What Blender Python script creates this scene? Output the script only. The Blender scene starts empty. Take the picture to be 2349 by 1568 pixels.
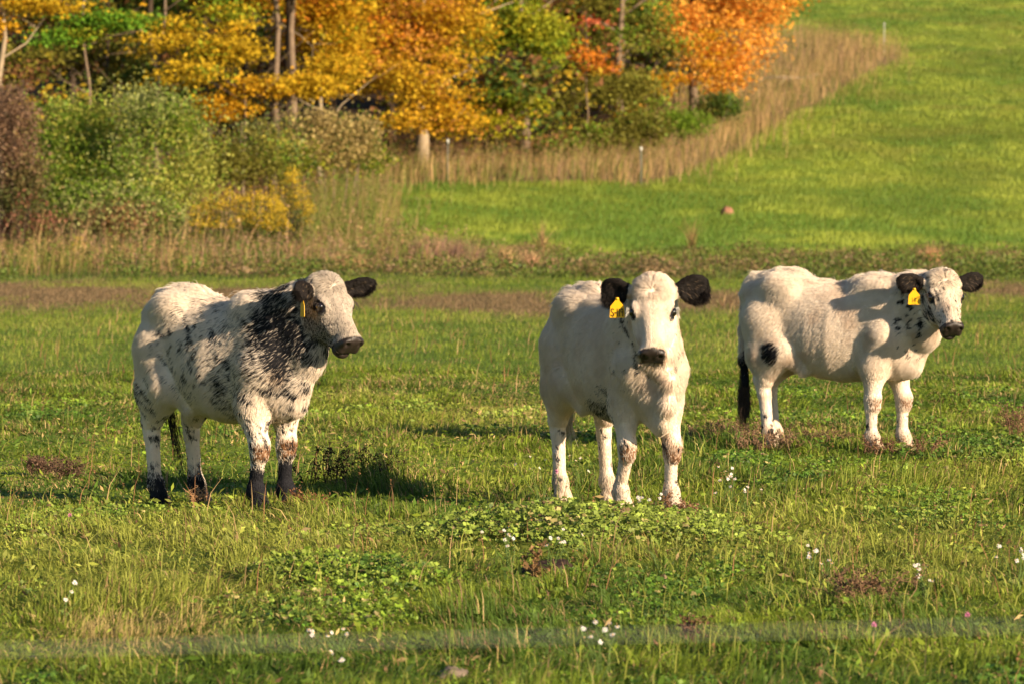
import bpy, math, random
import numpy as np
from mathutils import Vector, Matrix
R = math.radians
random.seed(7)
SC = bpy.context.scene
COL = SC.collection

# ------------------------------------------------------------------ camera, light, exposure
CAM_H = 1.48
PITCH = 1.854
cam_d = bpy.data.cameras.new('camera')
cam = bpy.data.objects.new('camera', cam_d)
COL.objects.link(cam)
cam.location = (0, 0, CAM_H)
cam.rotation_euler = (R(90 - PITCH), 0, 0)
cam_d.sensor_width = 36
cam_d.lens = 160.46
cam_d.clip_start = 0.5
cam_d.clip_end = 3000
cam_d.dof.use_dof = True
cam_d.dof.focus_distance = 21.8
cam_d.dof.aperture_fstop = 8.0
SC.camera = cam

SUN_AZ = (0.77, -0.64)      # horizontal direction towards the sun
SUN_EL = 17.5
w = bpy.data.worlds.new('World')
SC.world = w
w.use_nodes = True
nt = w.node_tree
bg = nt.nodes['Background']
sky = nt.nodes.new('ShaderNodeTexSky')
sky.sky_type = 'NISHITA'
sky.sun_disc = False
sky.sun_elevation = R(SUN_EL)
sky.sun_rotation = math.atan2(SUN_AZ[0], SUN_AZ[1])
sky.dust_density = 0.4
sky.ozone_density = 2.5
nt.links.new(sky.outputs[0], bg.inputs[0])
bg.inputs[1].default_value = 0.058
sun_d = bpy.data.lights.new('sun', 'SUN')
sun_d.energy = 5.0
sun_d.angle = R(0.6)
sun_d.color = (1.0, 0.79, 0.54)
sun = bpy.data.objects.new('sun', sun_d)
COL.objects.link(sun)
sun.location = (30, -20, 30)
_l = math.hypot(*SUN_AZ)
sdir = Vector((SUN_AZ[0] / _l * math.cos(R(SUN_EL)), SUN_AZ[1] / _l * math.cos(R(SUN_EL)), math.sin(R(SUN_EL))))
sun.rotation_euler = sdir.to_track_quat('Z', 'Y').to_euler()
SC.view_settings.view_transform = 'Standard'
SC.view_settings.look = 'None'
SC.view_settings.gamma = 1
SC.view_settings.use_curve_mapping = False
SC.view_settings.exposure = 1.24
SC.cycles.max_bounces = 6
SC.cycles.diffuse_bounces = 3
SC.cycles.glossy_bounces = 2
SC.cycles.transmission_bounces = 3
SC.cycles.transparent_max_bounces = 6
SC.cycles.use_denoising = True

# ------------------------------------------------------------------ helpers
FPX = 10470.0       # focal length in pixels of a 2349 px wide picture, horizon row 445
def wx(px, Y):
    return (px - 1174.5) / FPX * Y
def wz(py, Y):
    return CAM_H - (py - 445.0) / FPX * Y

def tag(o, label=None, cat=None, group=None, kind=None):
    if label: o['label'] = label
    if cat: o['category'] = cat
    if group: o['group'] = group
    if kind: o['kind'] = kind
    return o
def empty(name, loc, rz=0.0):
    o = bpy.data.objects.new(name, None)
    COL.objects.link(o)
    o.location = loc
    o.rotation_euler = (0, 0, rz)
    o.empty_display_size = 0.1
    return o
def link(name, data, parent=None, mat=None):
    o = bpy.data.objects.new(name, data)
    COL.objects.link(o)
    if parent is not None: o.parent = parent
    if mat is not None: data.materials.append(mat)
    return o

def hash3(ix, iy, iz, seed):
    n = (ix.astype(np.int64) * 374761393 + iy.astype(np.int64) * 668265263 + iz.astype(np.int64) * 2147483647 + seed * 1274126177) & 0xffffffff
    n = ((n ^ (n >> 13)) * 1274126177) & 0xffffffff
    n = (n ^ (n >> 16)) & 0xffffffff
    n = (n * 2654435761) & 0xffffffff
    n = n ^ (n >> 15)
    return (n & 0xffffff).astype(np.float32) / float(0xffffff)
def vnoise(p, seed=0):
    p = np.asarray(p, dtype=np.float64)
    i = np.floor(p).astype(np.int64)
    f = (p - i).astype(np.float32)
    f = f * f * (3 - 2 * f)
    out = 0
    for dx in (0, 1):
        wxx = f[:, 0] if dx else 1 - f[:, 0]
        for dy in (0, 1):
            wyy = f[:, 1] if dy else 1 - f[:, 1]
            for dz in (0, 1):
                wzz = f[:, 2] if dz else 1 - f[:, 2]
                out = out + wxx * wyy * wzz * hash3(i[:, 0] + dx, i[:, 1] + dy, i[:, 2] + dz, seed)
    return out
def fbm(p, seed=0, oct=3):
    p = np.asarray(p, dtype=np.float64)
    s = 0; a = 0.5; t = 0
    for k in range(oct):
        s = s + a * vnoise(p * (2.03 ** k) + 17.3 * k, seed + k); t += a; a *= 0.5
    return s / t
def fbm2(x, y, seed=0, oct=3):
    return fbm(np.stack([x, y, np.zeros_like(x) + 0.37], 1), seed, oct)
def sstep(a, b, x):
    t = np.clip((x - a) / (b - a), 0, 1)
    return t * t * (3 - 2 * t)

def terrain(x, y):
    """height of the pasture: flat by the cattle, climbing to a hill beyond"""
    x = np.asarray(x, dtype=np.float64); y = np.asarray(y, dtype=np.float64)
    prof = np.interp(y, [-500, 95, 105, 115, 125, 135, 145, 155, 170, 200, 240, 300, 340, 420, 1200],
                     [0, 0.0, 0.08, 0.26, 0.55, 0.95, 1.46, 2.12, 3.35, 6.1, 9.9, 15.6, 18.5, 22.0, 24.0])
    sh = x.shape
    xf = x.ravel(); yf = y.ravel()
    n = fbm2(xf * 0.6, yf * 0.6, 5, 2).reshape(sh) - 0.5
    n2 = fbm2(xf * 0.05, yf * 0.05, 9, 2).reshape(sh) - 0.5
    far = np.clip((y - 60) / 80, 0, 1)
    return prof + n * 0.03 + n2 * far * 0.5
def tz(x, y):
    return float(terrain(np.array([x]), np.array([y]))[0])

def mat_new(name):
    m = bpy.data.materials.new(name)
    m.use_nodes = True
    n = m.node_tree.nodes
    for q in list(n): n.remove(q)
    out = n.new('ShaderNodeOutputMaterial')
    return m, n, m.node_tree.links, out
def mat_plain(name, col, rough=0.7, spec=0.3, metal=0.0, coat=0.0, noise=0.0, scale=20):
    m, n, l, out = mat_new(name)
    b = n.new('ShaderNodeBsdfPrincipled')
    b.inputs['Base Color'].default_value = (*col, 1)
    b.inputs['Roughness'].default_value = rough
    b.inputs['Specular IOR Level'].default_value = spec
    b.inputs['Metallic'].default_value = metal
    b.inputs['Coat Weight'].default_value = coat
    if noise:
        tc = n.new('ShaderNodeTexCoord'); t = n.new('ShaderNodeTexNoise')
        t.inputs['Scale'].default_value = scale; t.inputs['Detail'].default_value = 5
        l.new(tc.outputs['Object'], t.inputs['Vector'])
        mx = n.new('ShaderNodeMix'); mx.data_type = 'RGBA'
        mx.inputs[6].default_value = (*[c * (1 - noise) for c in col], 1)
        mx.inputs[7].default_value = (*[min(1, c * (1 + noise)) for c in col], 1)
        l.new(t.outputs['Fac'], mx.inputs[0]); l.new(mx.outputs[2], b.inputs['Base Color'])
        bp = n.new('ShaderNodeBump'); bp.inputs['Strength'].default_value = 0.4; bp.inputs['Distance'].default_value = 0.02
        l.new(t.outputs['Fac'], bp.inputs['Height']); l.new(bp.outputs[0], b.inputs['Normal'])
    l.new(b.outputs[0], out.inputs[0])
    return m
def mat_attr(name, attr='tint', rough=0.8, transl=0.0, spec=0.2):
    """colour from a mesh or curve attribute; optional light passing through thin leaves"""
    m, n, l, out = mat_new(name)
    a = n.new('ShaderNodeAttribute'); a.attribute_name = attr
    b = n.new('ShaderNodeBsdfPrincipled')
    b.inputs['Roughness'].default_value = rough
    b.inputs['Specular IOR Level'].default_value = spec
    l.new(a.outputs['Color'], b.inputs['Base Color'])
    if transl:
        t = n.new('ShaderNodeBsdfTranslucent')
        l.new(a.outputs['Color'], t.inputs[0])
        mx = n.new('ShaderNodeMixShader'); mx.inputs[0].default_value = transl
        l.new(b.outputs[0], mx.inputs[1]); l.new(t.outputs[0], mx.inputs[2]); l.new(mx.outputs[0], out.inputs[0])
    else:
        l.new(b.outputs[0], out.inputs[0])
    return m

def mesh_np(name, verts, faces_flat, loop_tot, cols=None, smooth=False):
    """mesh from numpy arrays; cols per face (n,3)"""
    me = bpy.data.meshes.new(name)
    nv = len(verts); nf = len(loop_tot)
    me.vertices.add(nv); me.vertices.foreach_set('co', np.ascontiguousarray(verts, dtype=np.float32).ravel())
    me.loops.add(len(faces_flat)); me.loops.foreach_set('vertex_index', np.ascontiguousarray(faces_flat, dtype=np.int32))
    me.polygons.add(nf)
    st = np.zeros(nf, dtype=np.int32); st[1:] = np.cumsum(loop_tot)[:-1]
    me.polygons.foreach_set('loop_start', st)
    me.polygons.foreach_set('loop_total', np.asarray(loop_tot, dtype=np.int32))
    if smooth: me.polygons.foreach_set('use_smooth', np.ones(nf, dtype=bool))
    me.update()
    if cols is not None:
        a = me.attributes.new('tint', 'FLOAT_COLOR', 'FACE')
        c = np.ones((nf, 4), dtype=np.float32); c[:, :3] = cols
        a.data.foreach_set('color', c.ravel())
    me.validate(clean_customdata=False)
    return me
def tube(pts, rads, n=8, cap=True):
    """verts, quads of a tapered tube along pts"""
    pts = [Vector(p) for p in pts]
    vs = []; fs = []
    prev = None
    for i, p in enumerate(pts):
        d = (pts[min(i + 1, len(pts) - 1)] - pts[max(i - 1, 0)]).normalized()
        ref = Vector((0, 0, 1)) if abs(d.z) < 0.9 else Vector((1, 0, 0))
        if prev is not None:
            u = prev - d * prev.dot(d)
            u = u.normalized() if u.length > 1e-6 else d.cross(ref).normalized()
        else: u = d.cross(ref).normalized()
        prev = u
        v = d.cross(u)
        for k in range(n):
            a = 2 * math.pi * k / n
            vs.append(p + (u * math.cos(a) + v * math.sin(a)) * rads[i])
        if i:
            for k in range(n):
                a0 = (i - 1) * n + k; a1 = (i - 1) * n + (k + 1) % n
                fs.append((a0, a1, a1 + n, a0 + n))
    if cap:
        fs.append(tuple(range(n - 1, -1, -1)))
        fs.append(tuple((len(pts) - 1) * n + k for k in range(n)))
    return vs, fs
class MB:
    def __init__(s): s.v = []; s.f = []
    def add(s, vf):
        o = len(s.v); s.v += [tuple(p) for p in vf[0]]; s.f += [tuple(i + o for i in f) for f in vf[1]]
        return s
    def build(s, name, mat, parent=None, smooth=True):
        me = bpy.data.meshes.new(name)
        me.from_pydata(s.v, [], s.f)
        if smooth: me.polygons.foreach_set('use_smooth', [True] * len(me.polygons))
        me.update()
        return link(name, me, parent, mat)
# ------------------------------------------------------------------ ground, zones
def inpoly(x, y, poly):
    c = np.zeros(len(x), dtype=bool)
    n = len(poly)
    for i in range(n):
        x0, y0 = poly[i]; x1, y1 = poly[(i + 1) % n]
        cond = ((y0 > y) != (y1 > y))
        xx = (x1 - x0) * (y - y0) / ((y1 - y0) if y1 != y0 else 1e-9) + x0
        c ^= cond & (x < xx)
    return c
FOREST = [(-160, 108), (-20, 112), (wx(-50, 112), 112), (wx(430, 118), 118), (wx(700, 138), 138), (wx(860, 153), 153), (wx(1300, 160), 160),
          (wx(1480, 164), 164), (6.0, 176), (8.5, 195), (10.5, 222), (9.0, 245), (0, 262), (-160, 330)]
STRIP_FAR = [(wx(820, 147), 147), (wx(1000, 150), 150), (4.4, 150), (7.7, 165), (11.8, 187), (15.4, 205), (19.0, 222), (17.6, 233), (10, 243),
             (8.5, 215), (6.0, 178), (3.0, 165), (wx(1300, 161), 161), (wx(860, 156), 156)]
STRIP_NEAR = [(-14, 80), (wx(350, 82), 82), (wx(700, 86), 86), (wx(1080, 90), 90), (wx(1100, 96), 96), (wx(880, 104), 104), (wx(800, 120), 120), (wx(830, 146), 146), (wx(560, 120), 120), (-14, 112)]
def zones(x, y):
    jx = (fbm2(x * 0.35, y * 0.35, 61, 3) - 0.5) * 3.0
    jy = (fbm2(x * 0.35, y * 0.12, 62, 3) - 0.5) * 9.0
    s = np.clip((y - 40) / 100, 0.0, 1)
    X = x + jx * s; Y = y + jy * s
    forest = inpoly(X, Y, FOREST)
    far = inpoly(x + jx * 0.25, y + jy * 0.5, STRIP_FAR) & ~forest
    near = inpoly(X, Y, STRIP_NEAR) & ~forest
    Yb = y + (fbm2(x * 0.16 + 9, y * 0.03, 64, 3) - 0.5) * 34
    band = sstep(58, 65, Yb) * (1 - sstep(72, 80, Yb))
    weeds = sstep(76, 80, Y) * (1 - sstep(98, 112, Y + (fbm2(x * 0.5, y * 0.1, 68, 2) - 0.5) * 14))
    return forest, far, near, band, weeds

GREEN_A = np.array((0.180, 0.235, 0.022)); GREEN_B = np.array((0.075, 0.135, 0.016)); GREEN_Y = np.array((0.290, 0.305, 0.055))
STRAW = np.array((0.42, 0.30, 0.13)); DRYB = np.array((0.20, 0.115, 0.060)); LITTER = np.array((0.040, 0.022, 0.010)); PINKG = np.array((0.30, 0.185, 0.115))
def ground_tint(x, y):
    forest, far, near, band, weeds = zones(x, y)
    n = fbm2(x * 0.9, y * 0.25, 71, 3)[:, None]; n2 = fbm2(x * 0.12, y * 0.04, 73, 3)[:, None]
    c = GREEN_B * (1 - n) + GREEN_A * n
    hill = sstep(100, 130, y)[:, None]
    c = c * (1 - hill) + (GREEN_A * 1.0 * (0.75 + 0.5 * n2)) * hill
    c = c * (1 - 0.75 * band[:, None]) + DRYB * 0.75 * band[:, None]
    c = c * (1 - 0.5 * weeds[:, None]) + np.array((0.05, 0.075, 0.02)) * 0.5 * weeds[:, None]
    c[far] = STRAW * 0.45; c[near] = DRYB * 0.6; c[forest] = LITTER
    return c
ys = np.concatenate([[-300, -150, -60, -20, 0], np.arange(4, 50, 0.5), np.arange(50, 130, 1.0), np.arange(130, 340, 2.5), np.arange(340, 600, 20), [700, 850, 1000, 1200]])
t = np.linspace(-1, 1, 221)
xs = np.sign(t) * (np.abs(t) * 40 + (np.abs(t) ** 6) * 420)
GX, GY = np.meshgrid(xs, ys)
gz = terrain(GX, GY)
V = np.stack([GX.ravel(), GY.ravel(), gz.ravel()], 1)
nx_, ny_ = len(xs), len(ys)
ii = (np.arange(ny_ - 1)[:, None] * nx_ + np.arange(nx_ - 1)[None, :]).ravel()
Q = np.stack([ii, ii + 1, ii + 1 + nx_, ii + nx_], 1)
me = mesh_np('ground', V, Q.ravel(), np.full(len(Q), 4), None, True)
a_ = me.attributes.new('tint', 'FLOAT_COLOR', 'POINT')
cc_ = np.ones((len(V), 4), dtype=np.float32); cc_[:, :3] = ground_tint(V[:, 0], V[:, 1]); a_.data.foreach_set('color', cc_.ravel())
def ground_mat():
    m, n, l, out = mat_new('pasture_ground')
    a = n.new('ShaderNodeAttribute'); a.attribute_name = 'tint'
    g = n.new('ShaderNodeNewGeometry')
    t1 = n.new('ShaderNodeTexNoise'); t1.inputs['Scale'].default_value = 9; t1.inputs['Detail'].default_value = 8
    t2 = n.new('ShaderNodeTexNoise'); t2.inputs['Scale'].default_value = 1.3; t2.inputs['Detail'].default_value = 6
    l.new(g.outputs['Position'], t1.inputs['Vector']); l.new(g.outputs['Position'], t2.inputs['Vector'])
    mr = n.new('ShaderNodeMapRange'); mr.inputs[1].default_value = 0.3; mr.inputs[2].default_value = 0.7; mr.inputs[3].default_value = 0.55; mr.inputs[4].default_value = 1.35
    l.new(t1.outputs['Fac'], mr.inputs[0])
    mr2 = n.new('ShaderNodeMapRange'); mr2.inputs[1].default_value = 0.3; mr2.inputs[2].default_value = 0.7; mr2.inputs[3].default_value = 0.75; mr2.inputs[4].default_value = 1.2
    l.new(t2.outputs['Fac'], mr2.inputs[0])
    mm = n.new('ShaderNodeMath'); mm.operation = 'MULTIPLY'; l.new(mr.outputs[0], mm.inputs[0]); l.new(mr2.outputs[0], mm.inputs[1])
    vm = n.new('ShaderNodeVectorMath'); vm.operation = 'SCALE'; l.new(a.outputs['Color'], vm.inputs[0]); l.new(mm.outputs[0], vm.inputs['Scale'])
    b = n.new('ShaderNodeBsdfPrincipled'); b.inputs['Roughness'].default_value = 0.95; b.inputs['Specular IOR Level'].default_value = 0.1
    l.new(vm.outputs[0], b.inputs['Base Color'])
    bp = n.new('ShaderNodeBump'); bp.inputs['Strength'].default_value = 0.8; bp.inputs['Distance'].default_value = 0.06
    l.new(t1.outputs['Fac'], bp.inputs['Height']); l.new(bp.outputs[0], b.inputs['Normal'])
    l.new(b.outputs[0], out.inputs[0])
    return m
tag(link('ground', me, None, ground_mat()), 'rolling green pasture climbing to a hill behind the calves', 'ground', kind='structure')

M_LEAF = mat_attr('leaf_green', 'tint', 0.55, 0.35, 0.3)
M_GRASS = mat_attr('grass_blades', 'tint', 0.6, 0.35, 0.25)
M_DRY = mat_attr('dry_stems', 'tint', 0.8, 0.25, 0.15)

def blades(x, y, z, h, w, col, rng, lean=0.5, seg=2, wind=(0.15, 0.05), tipdark=1.0):
    """tapered bent blades; returns verts, loops, totals, face colours"""
    n = len(x)
    th = rng.random(n) * math.pi
    ca, sa = np.cos(th), np.sin(th)
    ld = rng.random(n) * 2 * math.pi; lm = np.abs(rng.normal(size=n)) * lean * h
    dx = np.cos(ld) * lm + wind[0] * h; dy = np.sin(ld) * lm + wind[1] * h
    lv = []
    ts = [0.0, 0.5, 1.0] if seg == 2 else [0.0, 1.0]
    hh = np.sqrt(np.maximum(h * h - 0.6 * (dx * dx + dy * dy), (0.35 * h) ** 2))
    B = np.stack([x, y, z], 1)
    for t in ts:
        c = B + np.stack([dx * t * t, dy * t * t, hh * (t - 0.12 * t * t) / 0.88], 1)
        ww = (w * (1 - 0.25 * t) * 0.5)
        if t < 1:
            o = np.stack([ca * ww, sa * ww, 0 * ww], 1)
            lv += [c - o, c + o]
        else: lv += [c]
    V = np.stack(lv, 1)         # n, k, 3
    k = V.shape[1]
    base = (np.arange(n) * k)[:, None]
    if seg == 2:
        F = np.concatenate([base + np.array([0, 1, 3, 2]), base + np.array([2, 3, 4])], 1)
        tot = np.tile([4, 3], n); c = np.repeat(col, 2, 0)
    else:
        F = base + np.array([0, 1, 2]); tot = np.full(n, 3); c = col
    return V.reshape(-1, 3), F.ravel(), tot, c
def sward(x, y, z, L, w, tilt, az, col, rng):
    """blades of length L leaning by tilt towards az, drooping at the tip"""
    n = len(x)
    hz = np.stack([np.cos(az), np.sin(az), 0 * az], 1)
    st, ct = np.sin(tilt)[:, None], np.cos(tilt)[:, None]
    up = np.array((0, 0, 1.0))[None, :]
    B = np.stack([x, y, z], 1); l = L[:, None]
    M = B + (hz * st * 0.42 + up * (0.5 * ct + 0.06)) * l
    T = B + (hz * (st * 0.98 + 0.04) + up * np.maximum(ct * 0.90 - 0.10, 0.03)) * l
    a2 = rng.random(n) * math.pi
    o = np.stack([np.cos(a2), np.sin(a2), 0.3 * np.sin(a2 * 3)], 1) * (w * 0.5)[:, None]
    V = np.stack([B - o, B + o, M - o * 0.85, M + o * 0.85, T], 1)
    base = (np.arange(n) * 5)[:, None]
    F = np.concatenate([base + np.array([0, 1, 3, 2]), base + np.array([2, 3, 4])], 1)
    return V.reshape(-1, 3), F.ravel(), np.tile([4, 3], n), np.repeat(col, 2, 0)
def leafquads(C, size, col, rng, up=0.5, aspect=0.75, N=None):
    """diamond leaves at C (n,3)"""
    n = len(C)
    if N is None:
        N = rng.normal(size=(n, 3)); N[:, 2] = np.abs(N[:, 2]) + up
    N = N / (np.linalg.norm(N, axis=1, keepdims=True) + 1e-9)
    A = rng.normal(size=(n, 3)); A -= N * (A * N).sum(1, keepdims=True); A /= np.linalg.norm(A, axis=1, keepdims=True) + 1e-9
    B = np.cross(N, A)
    s = np.asarray(size).reshape(-1, 1) * 0.5
    V = np.stack([C - A * s, C - B * s * aspect - A * s * .1, C + A * s - N * s * 0.35, C + B * s * aspect - A * s * .1], 1)
    F = np.arange(n * 4)
    return V.reshape(-1, 3), F, np.full(n, 4), col
def join(parts):
    vs, fs, ts, cs = [], [], [], []
    o = 0
    for v, f, t, c in parts:
        vs.append(v); fs.append(np.asarray(f) + o); ts.append(t); cs.append(c); o += len(v)
    return np.concatenate(vs), np.concatenate(fs), np.concatenate(ts), np.concatenate(cs)
def scatter(y0, y1, n, rng, mx=1.18, p=1.0):
    """points in the wedge the camera sees, a margin wider; density ~ Y**(p-1)"""
    u = rng.random(n)
    y = (y0 ** (p + 1) + u * (y1 ** (p + 1) - y0 ** (p + 1))) ** (1 / (p + 1))
    x = (rng.random(n) * 2 - 1) * 0.1122 * y * mx + (rng.random(n) - 0.5) * 0.9
    return x, y
def vary(c, rng, v=0.25):
    return c * (1 - v + 2 * v * rng.random((len(c), 1)))
# ------------------------------------------------------------------ grass
rng = np.random.default_rng(11)
def grass_cols(x, y, rng, dry=0.10):
    n = len(x)
    k = fbm2(x * 2.2, y * 0.9, 91, 3); k2 = fbm2(x * 0.5, y * 0.22, 93, 2); r = rng.random(n)
    c = np.where((k > 0.52)[:, None], GREEN_A, GREEN_B)
    m = sstep(0.40, 0.62, k + (r - 0.5) * 0.25)[:, None]
    c = GREEN_B * (1 - m) + GREEN_A * m
    yl = sstep(0.50, 0.66, k2 + (rng.random(n) - 0.5) * 0.3)[:, None] * 0.8
    c = c * (1 - yl) + GREEN_Y * yl
    c = vary(c, rng, 0.42)
    dr = rng.random(n) < dry * (0.4 + 1.6 * sstep(0.5, 0.7, fbm2(x * 1.1, y * 0.5, 95, 2)))
    c[dr] = vary(np.tile(STRAW, (dr.sum(), 1)), rng, 0.35)
    dr = rng.random(n) < dry * 0.35
    c[dr] = vary(np.tile(DRYB, (dr.sum(), 1)), rng, 0.35)
    return c
# near sward
n = 640000
x, y = scatter(12.3, 38, n, rng, 1.2, 0.1)
cl = fbm2(x * 2.6, y * 1.6, 101, 3)
tallp = sstep(0.56, 0.70, fbm2(x * 0.9, y * 0.6, 103, 2) + 0.25 * (cl - 0.5))
fg = 1 - sstep(14, 17.5, y)
h = (0.012 + 0.022 * rng.random(n) + 0.024 * sstep(0.45, 0.7, cl) + 0.05 * tallp * rng.random(n) ** 2 + 0.022 * fg * rng.random(n)) * (0.7 + 0.6 * rng.random(n))
lowp = sstep(20.8, 21.6, y) * (1 - sstep(26.5, 29, y)) * (1 - sstep(-0.5, 0.1, x))
tuft = np.exp(-(((x + 0.72) / 0.26) ** 2 + ((y - 23.1) / 0.55) ** 2)) + 0.7 * np.exp(-(((x + 0.42) / 0.22) ** 2 + ((y - 22.6) / 0.35) ** 2)) + 0.5 * np.exp(-(((x + 2.1) / 0.5) ** 2 + ((y - 23.6) / 0.5) ** 2))
lowp = lowp * (1 - np.clip(tuft, 0, 1))
h = h * (1 - 0.55 * lowp) * (1 - 0.25 * sstep(24, 32, y))
w = 0.0030 * (1 + (y - 13) * 0.05) * (0.7 + 0.7 * rng.random(n))
c = grass_cols(x, y, rng, 0.12)
# a lighter, straw coloured clump bottom left
st = (np.exp(-(((x + 1.25) / 0.45) ** 2 + ((y - 15.2) / 0.9) ** 2)) > rng.random(n) * 1.0 + 0.35)
c[st] = vary(np.tile(np.array((0.40, 0.30, 0.12)), (st.sum(), 1)), rng, 0.3); h[st] *= 1.2
cn = fbm2(x * 5.5, y * 4.0, 109, 2)
az = fbm2(x * 0.8, y * 0.8, 111, 2) * 9.0 + rng.normal(size=n) * 1.1
tilt = np.clip(1.08 + 0.42 * rng.normal(size=n) - 0.75 * sstep(0.52, 0.74, cn), 0.03, 1.5)
L = h * (0.75 + 1.5 * sstep(0.40, 0.75, cn)) + 0.035 * np.sin(tilt) * rng.random(n) * (1 - 0.5 * lowp)
L = L * (1 + 2.6 * tuft); tilt = tilt * (1 - 0.55 * np.clip(tuft, 0, 1))
G1 = sward(x, y, terrain(x, y) - 0.004, L, w, tilt, az, c, rng)
# long single blades
n = 5000
x, y = scatter(12.3, 30, n, rng, 1.2, 0.2)
keep = fbm2(x * 1.4, y * 0.8, 107, 2) > 0.47
x, y = x[keep], y[keep]; n = len(x)
h = 0.07 + 0.10 * rng.random(n)
G2 = blades(x, y, terrain(x, y), h, 0.0042 * (0.7 + 0.6 * rng.random(n)), vary(np.tile(GREEN_Y * 0.9, (n, 1)), rng, 0.35), rng, 0.9)
# broad leaves of plantain and dandelion through the turf
n = 15000
x, y = scatter(12.3, 34, n, rng, 1.2, 0.1)
P = np.stack([x, y, terrain(x, y) + 0.012 + 0.03 * rng.random(n)], 1)
N = rng.normal(size=(n, 3)); N[:, 2] += 0.7
G5 = leafquads(P, 0.025 + 0.035 * rng.random(n) ** 1.5, vary(grass_cols(x, y, rng, 0.06), rng, 0.35), rng, N=N, aspect=0.32)
v, f, t, c = join([G1, G2, G5])
tag(link('pasture_grass', mesh_np('pasture_grass', v, f, t, c), None, M_GRASS), 'short green grass of the pasture around the calves', 'grass', kind='stuff')
# middle and far sward
n = 330000
x, y = scatter(37.5, 108, n, rng, 1.12, 0.0)
fo, fa, ne, ba, we = zones(x, y)
k = ~(fo | ne & (rng.random(n) < 0.5)); x, y, ba, we = x[k], y[k], ba[k], we[k]; n = len(x)
c = grass_cols(x, y, rng, 0.08)
hz = sstep(45, 62, y)[:, None] * 0.35
c = c * (1 - hz) + GREEN_A * 0.85 * hz
m = rng.random(n) < ba * (0.10 + 0.95 * sstep(0.36, 0.60, fbm2(x * 0.5, y * 0.12, 117, 3)))
c[m] = vary(np.tile(np.array((0.20, 0.135, 0.07)), (m.sum(), 1)), rng, 0.35)
m = rng.random(n) < we * 0.35
c[m] = vary(np.tile(np.array((0.17, 0.13, 0.055)), (m.sum(), 1)), rng, 0.4)
m = rng.random(n) < we * 0.45
c[m] = vary(np.tile(np.array((0.05, 0.085, 0.018)), (m.sum(), 1)), rng, 0.4)
h = (0.025 + 0.045 * rng.random(n)) * (1 + 0.8 * we * rng.random(n)) * (0.7 + 0.7 * fbm2(x * 1.3, y * 0.5, 119, 2))
h = h * (1 + 1.5 * we * sstep(0.5, 0.7, fbm2(x * 0.8, y * 0.3, 121, 2)))
w = 0.010 * (y / 60) * (0.7 + 0.6 * rng.random(n))
G3 = blades(x, y, terrain(x, y) - 0.005, h, w, c, rng, 1.0, 1)
n = 450000
x, y = scatter(100, 330, n, rng, 1.1, 0.3)
fo, fa, ne, ba, we = zones(x, y)
k = ~(fo | fa | ne) & ((x > wx(700, 150)) | (y < 150)); x, y = x[k], y[k]; n = len(x)
k2 = fbm2(x * 0.25, y * 0.12, 131, 3); k3 = fbm2(x * 1.2, y * 0.5, 133, 2)
m = sstep(0.38, 0.62, 0.65 * k2 + 0.35 * k3 + 0.12 * (fbm2((x + y * .35) * 0.10, (y - x) * 0.05, 139, 2) - .5))[:, None]
c = (GREEN_B * 1.45) * (1 - m) + (GREEN_A * 0.9 + GREEN_Y * 0.45) * m
ol = sstep(0.46, 0.66, fbm2(x * 0.5, y * 0.25, 135, 3))[:, None] * 0.5 * sstep(135, 175, y)[:, None]
c = c * (1 - ol) + np.array((0.24, 0.20, 0.045)) * ol
dk = sstep(0.50, 0.66, fbm2((x + 3) * 0.22, y * 0.11, 137, 3))[:, None] * 0.42 * sstep(115, 160, y)[:, None]
c = c * (1 - dk) + GREEN_B * 0.8 * dk
c = vary(c, rng, 0.08)
h = (0.09 + 0.08 * rng.random(n)) * (0.7 + 0.7 * k3)
w = 0.032 * (y / 150) * (0.7 + 0.6 * rng.random(n))
G4 = blades(x, y, terrain(x, y) - 0.01, h, w, c, rng, 0.5, 1)
v, f, t, c = join([G3, G4])
tag(link('meadow_grass', mesh_np('meadow_grass', v, f, t, c), None, M_GRASS), 'green grass of the far field and the hillside', 'grass', kind='stuff')

# clover and broad leaved weeds in the sward
rng = np.random.default_rng(12)
n = 420000
x, y = scatter(12.3, 34, n, rng, 1.2, 0.1)
d = fbm2(x * 1.5, y * 0.75, 141, 3)
clump = np.exp(-(((x - wx(1270, 19.8)) / 0.58) ** 2 + ((y - 19.7) / 0.75) ** 2)) * 0.40
clump = np.maximum(clump, np.exp(-(((x - wx(730, 17.6)) / 0.5) ** 2 + ((y - 17.4) / 0.5) ** 2)) * 0.22)
lowp = sstep(20.8, 21.6, y) * (1 - sstep(26.5, 29, y)) * (1 - sstep(-0.5, 0.1, x))
k = (d + clump * 1.5 - 0.2 * lowp > 0.53 + 0.50 * rng.random(n)); x, y = x[k], y[k]; cp = clump[k]; d = d[k]; n = len(x)
z = terrain(x, y) + 0.008 + 0.032 * rng.random(n) * (0.5 + sstep(0.45, 0.65, d)) + cp * 0.36 * rng.random(n)
cen = np.stack([x, y, z], 1)
parts = []
sz = (0.006 + 0.015 * rng.random(n) ** 2) * (1 + 0.6 * cp) * (1 + 0.02 * (y - 13))
gc = vary(grass_cols(x, y, rng, 0.05) * np.array((0.85, 1.0, 0.9)), rng, 0.4)
for i in range(3):
    a = rng.random(n) * 0.6 + i * 2.094
    off = np.stack([np.cos(a), np.sin(a), 0 * a], 1) * (sz * 0.45)[:, None]
    N = np.stack([rng.normal(size=n) * 0.7 + 0.25, rng.normal(size=n) * 0.7 - 0.5, np.ones(n) * 0.8], 1)
    parts.append(leafquads(cen + off, sz, gc, rng, N=N, aspect=0.95))
v, f, t, c = join(parts)
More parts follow.
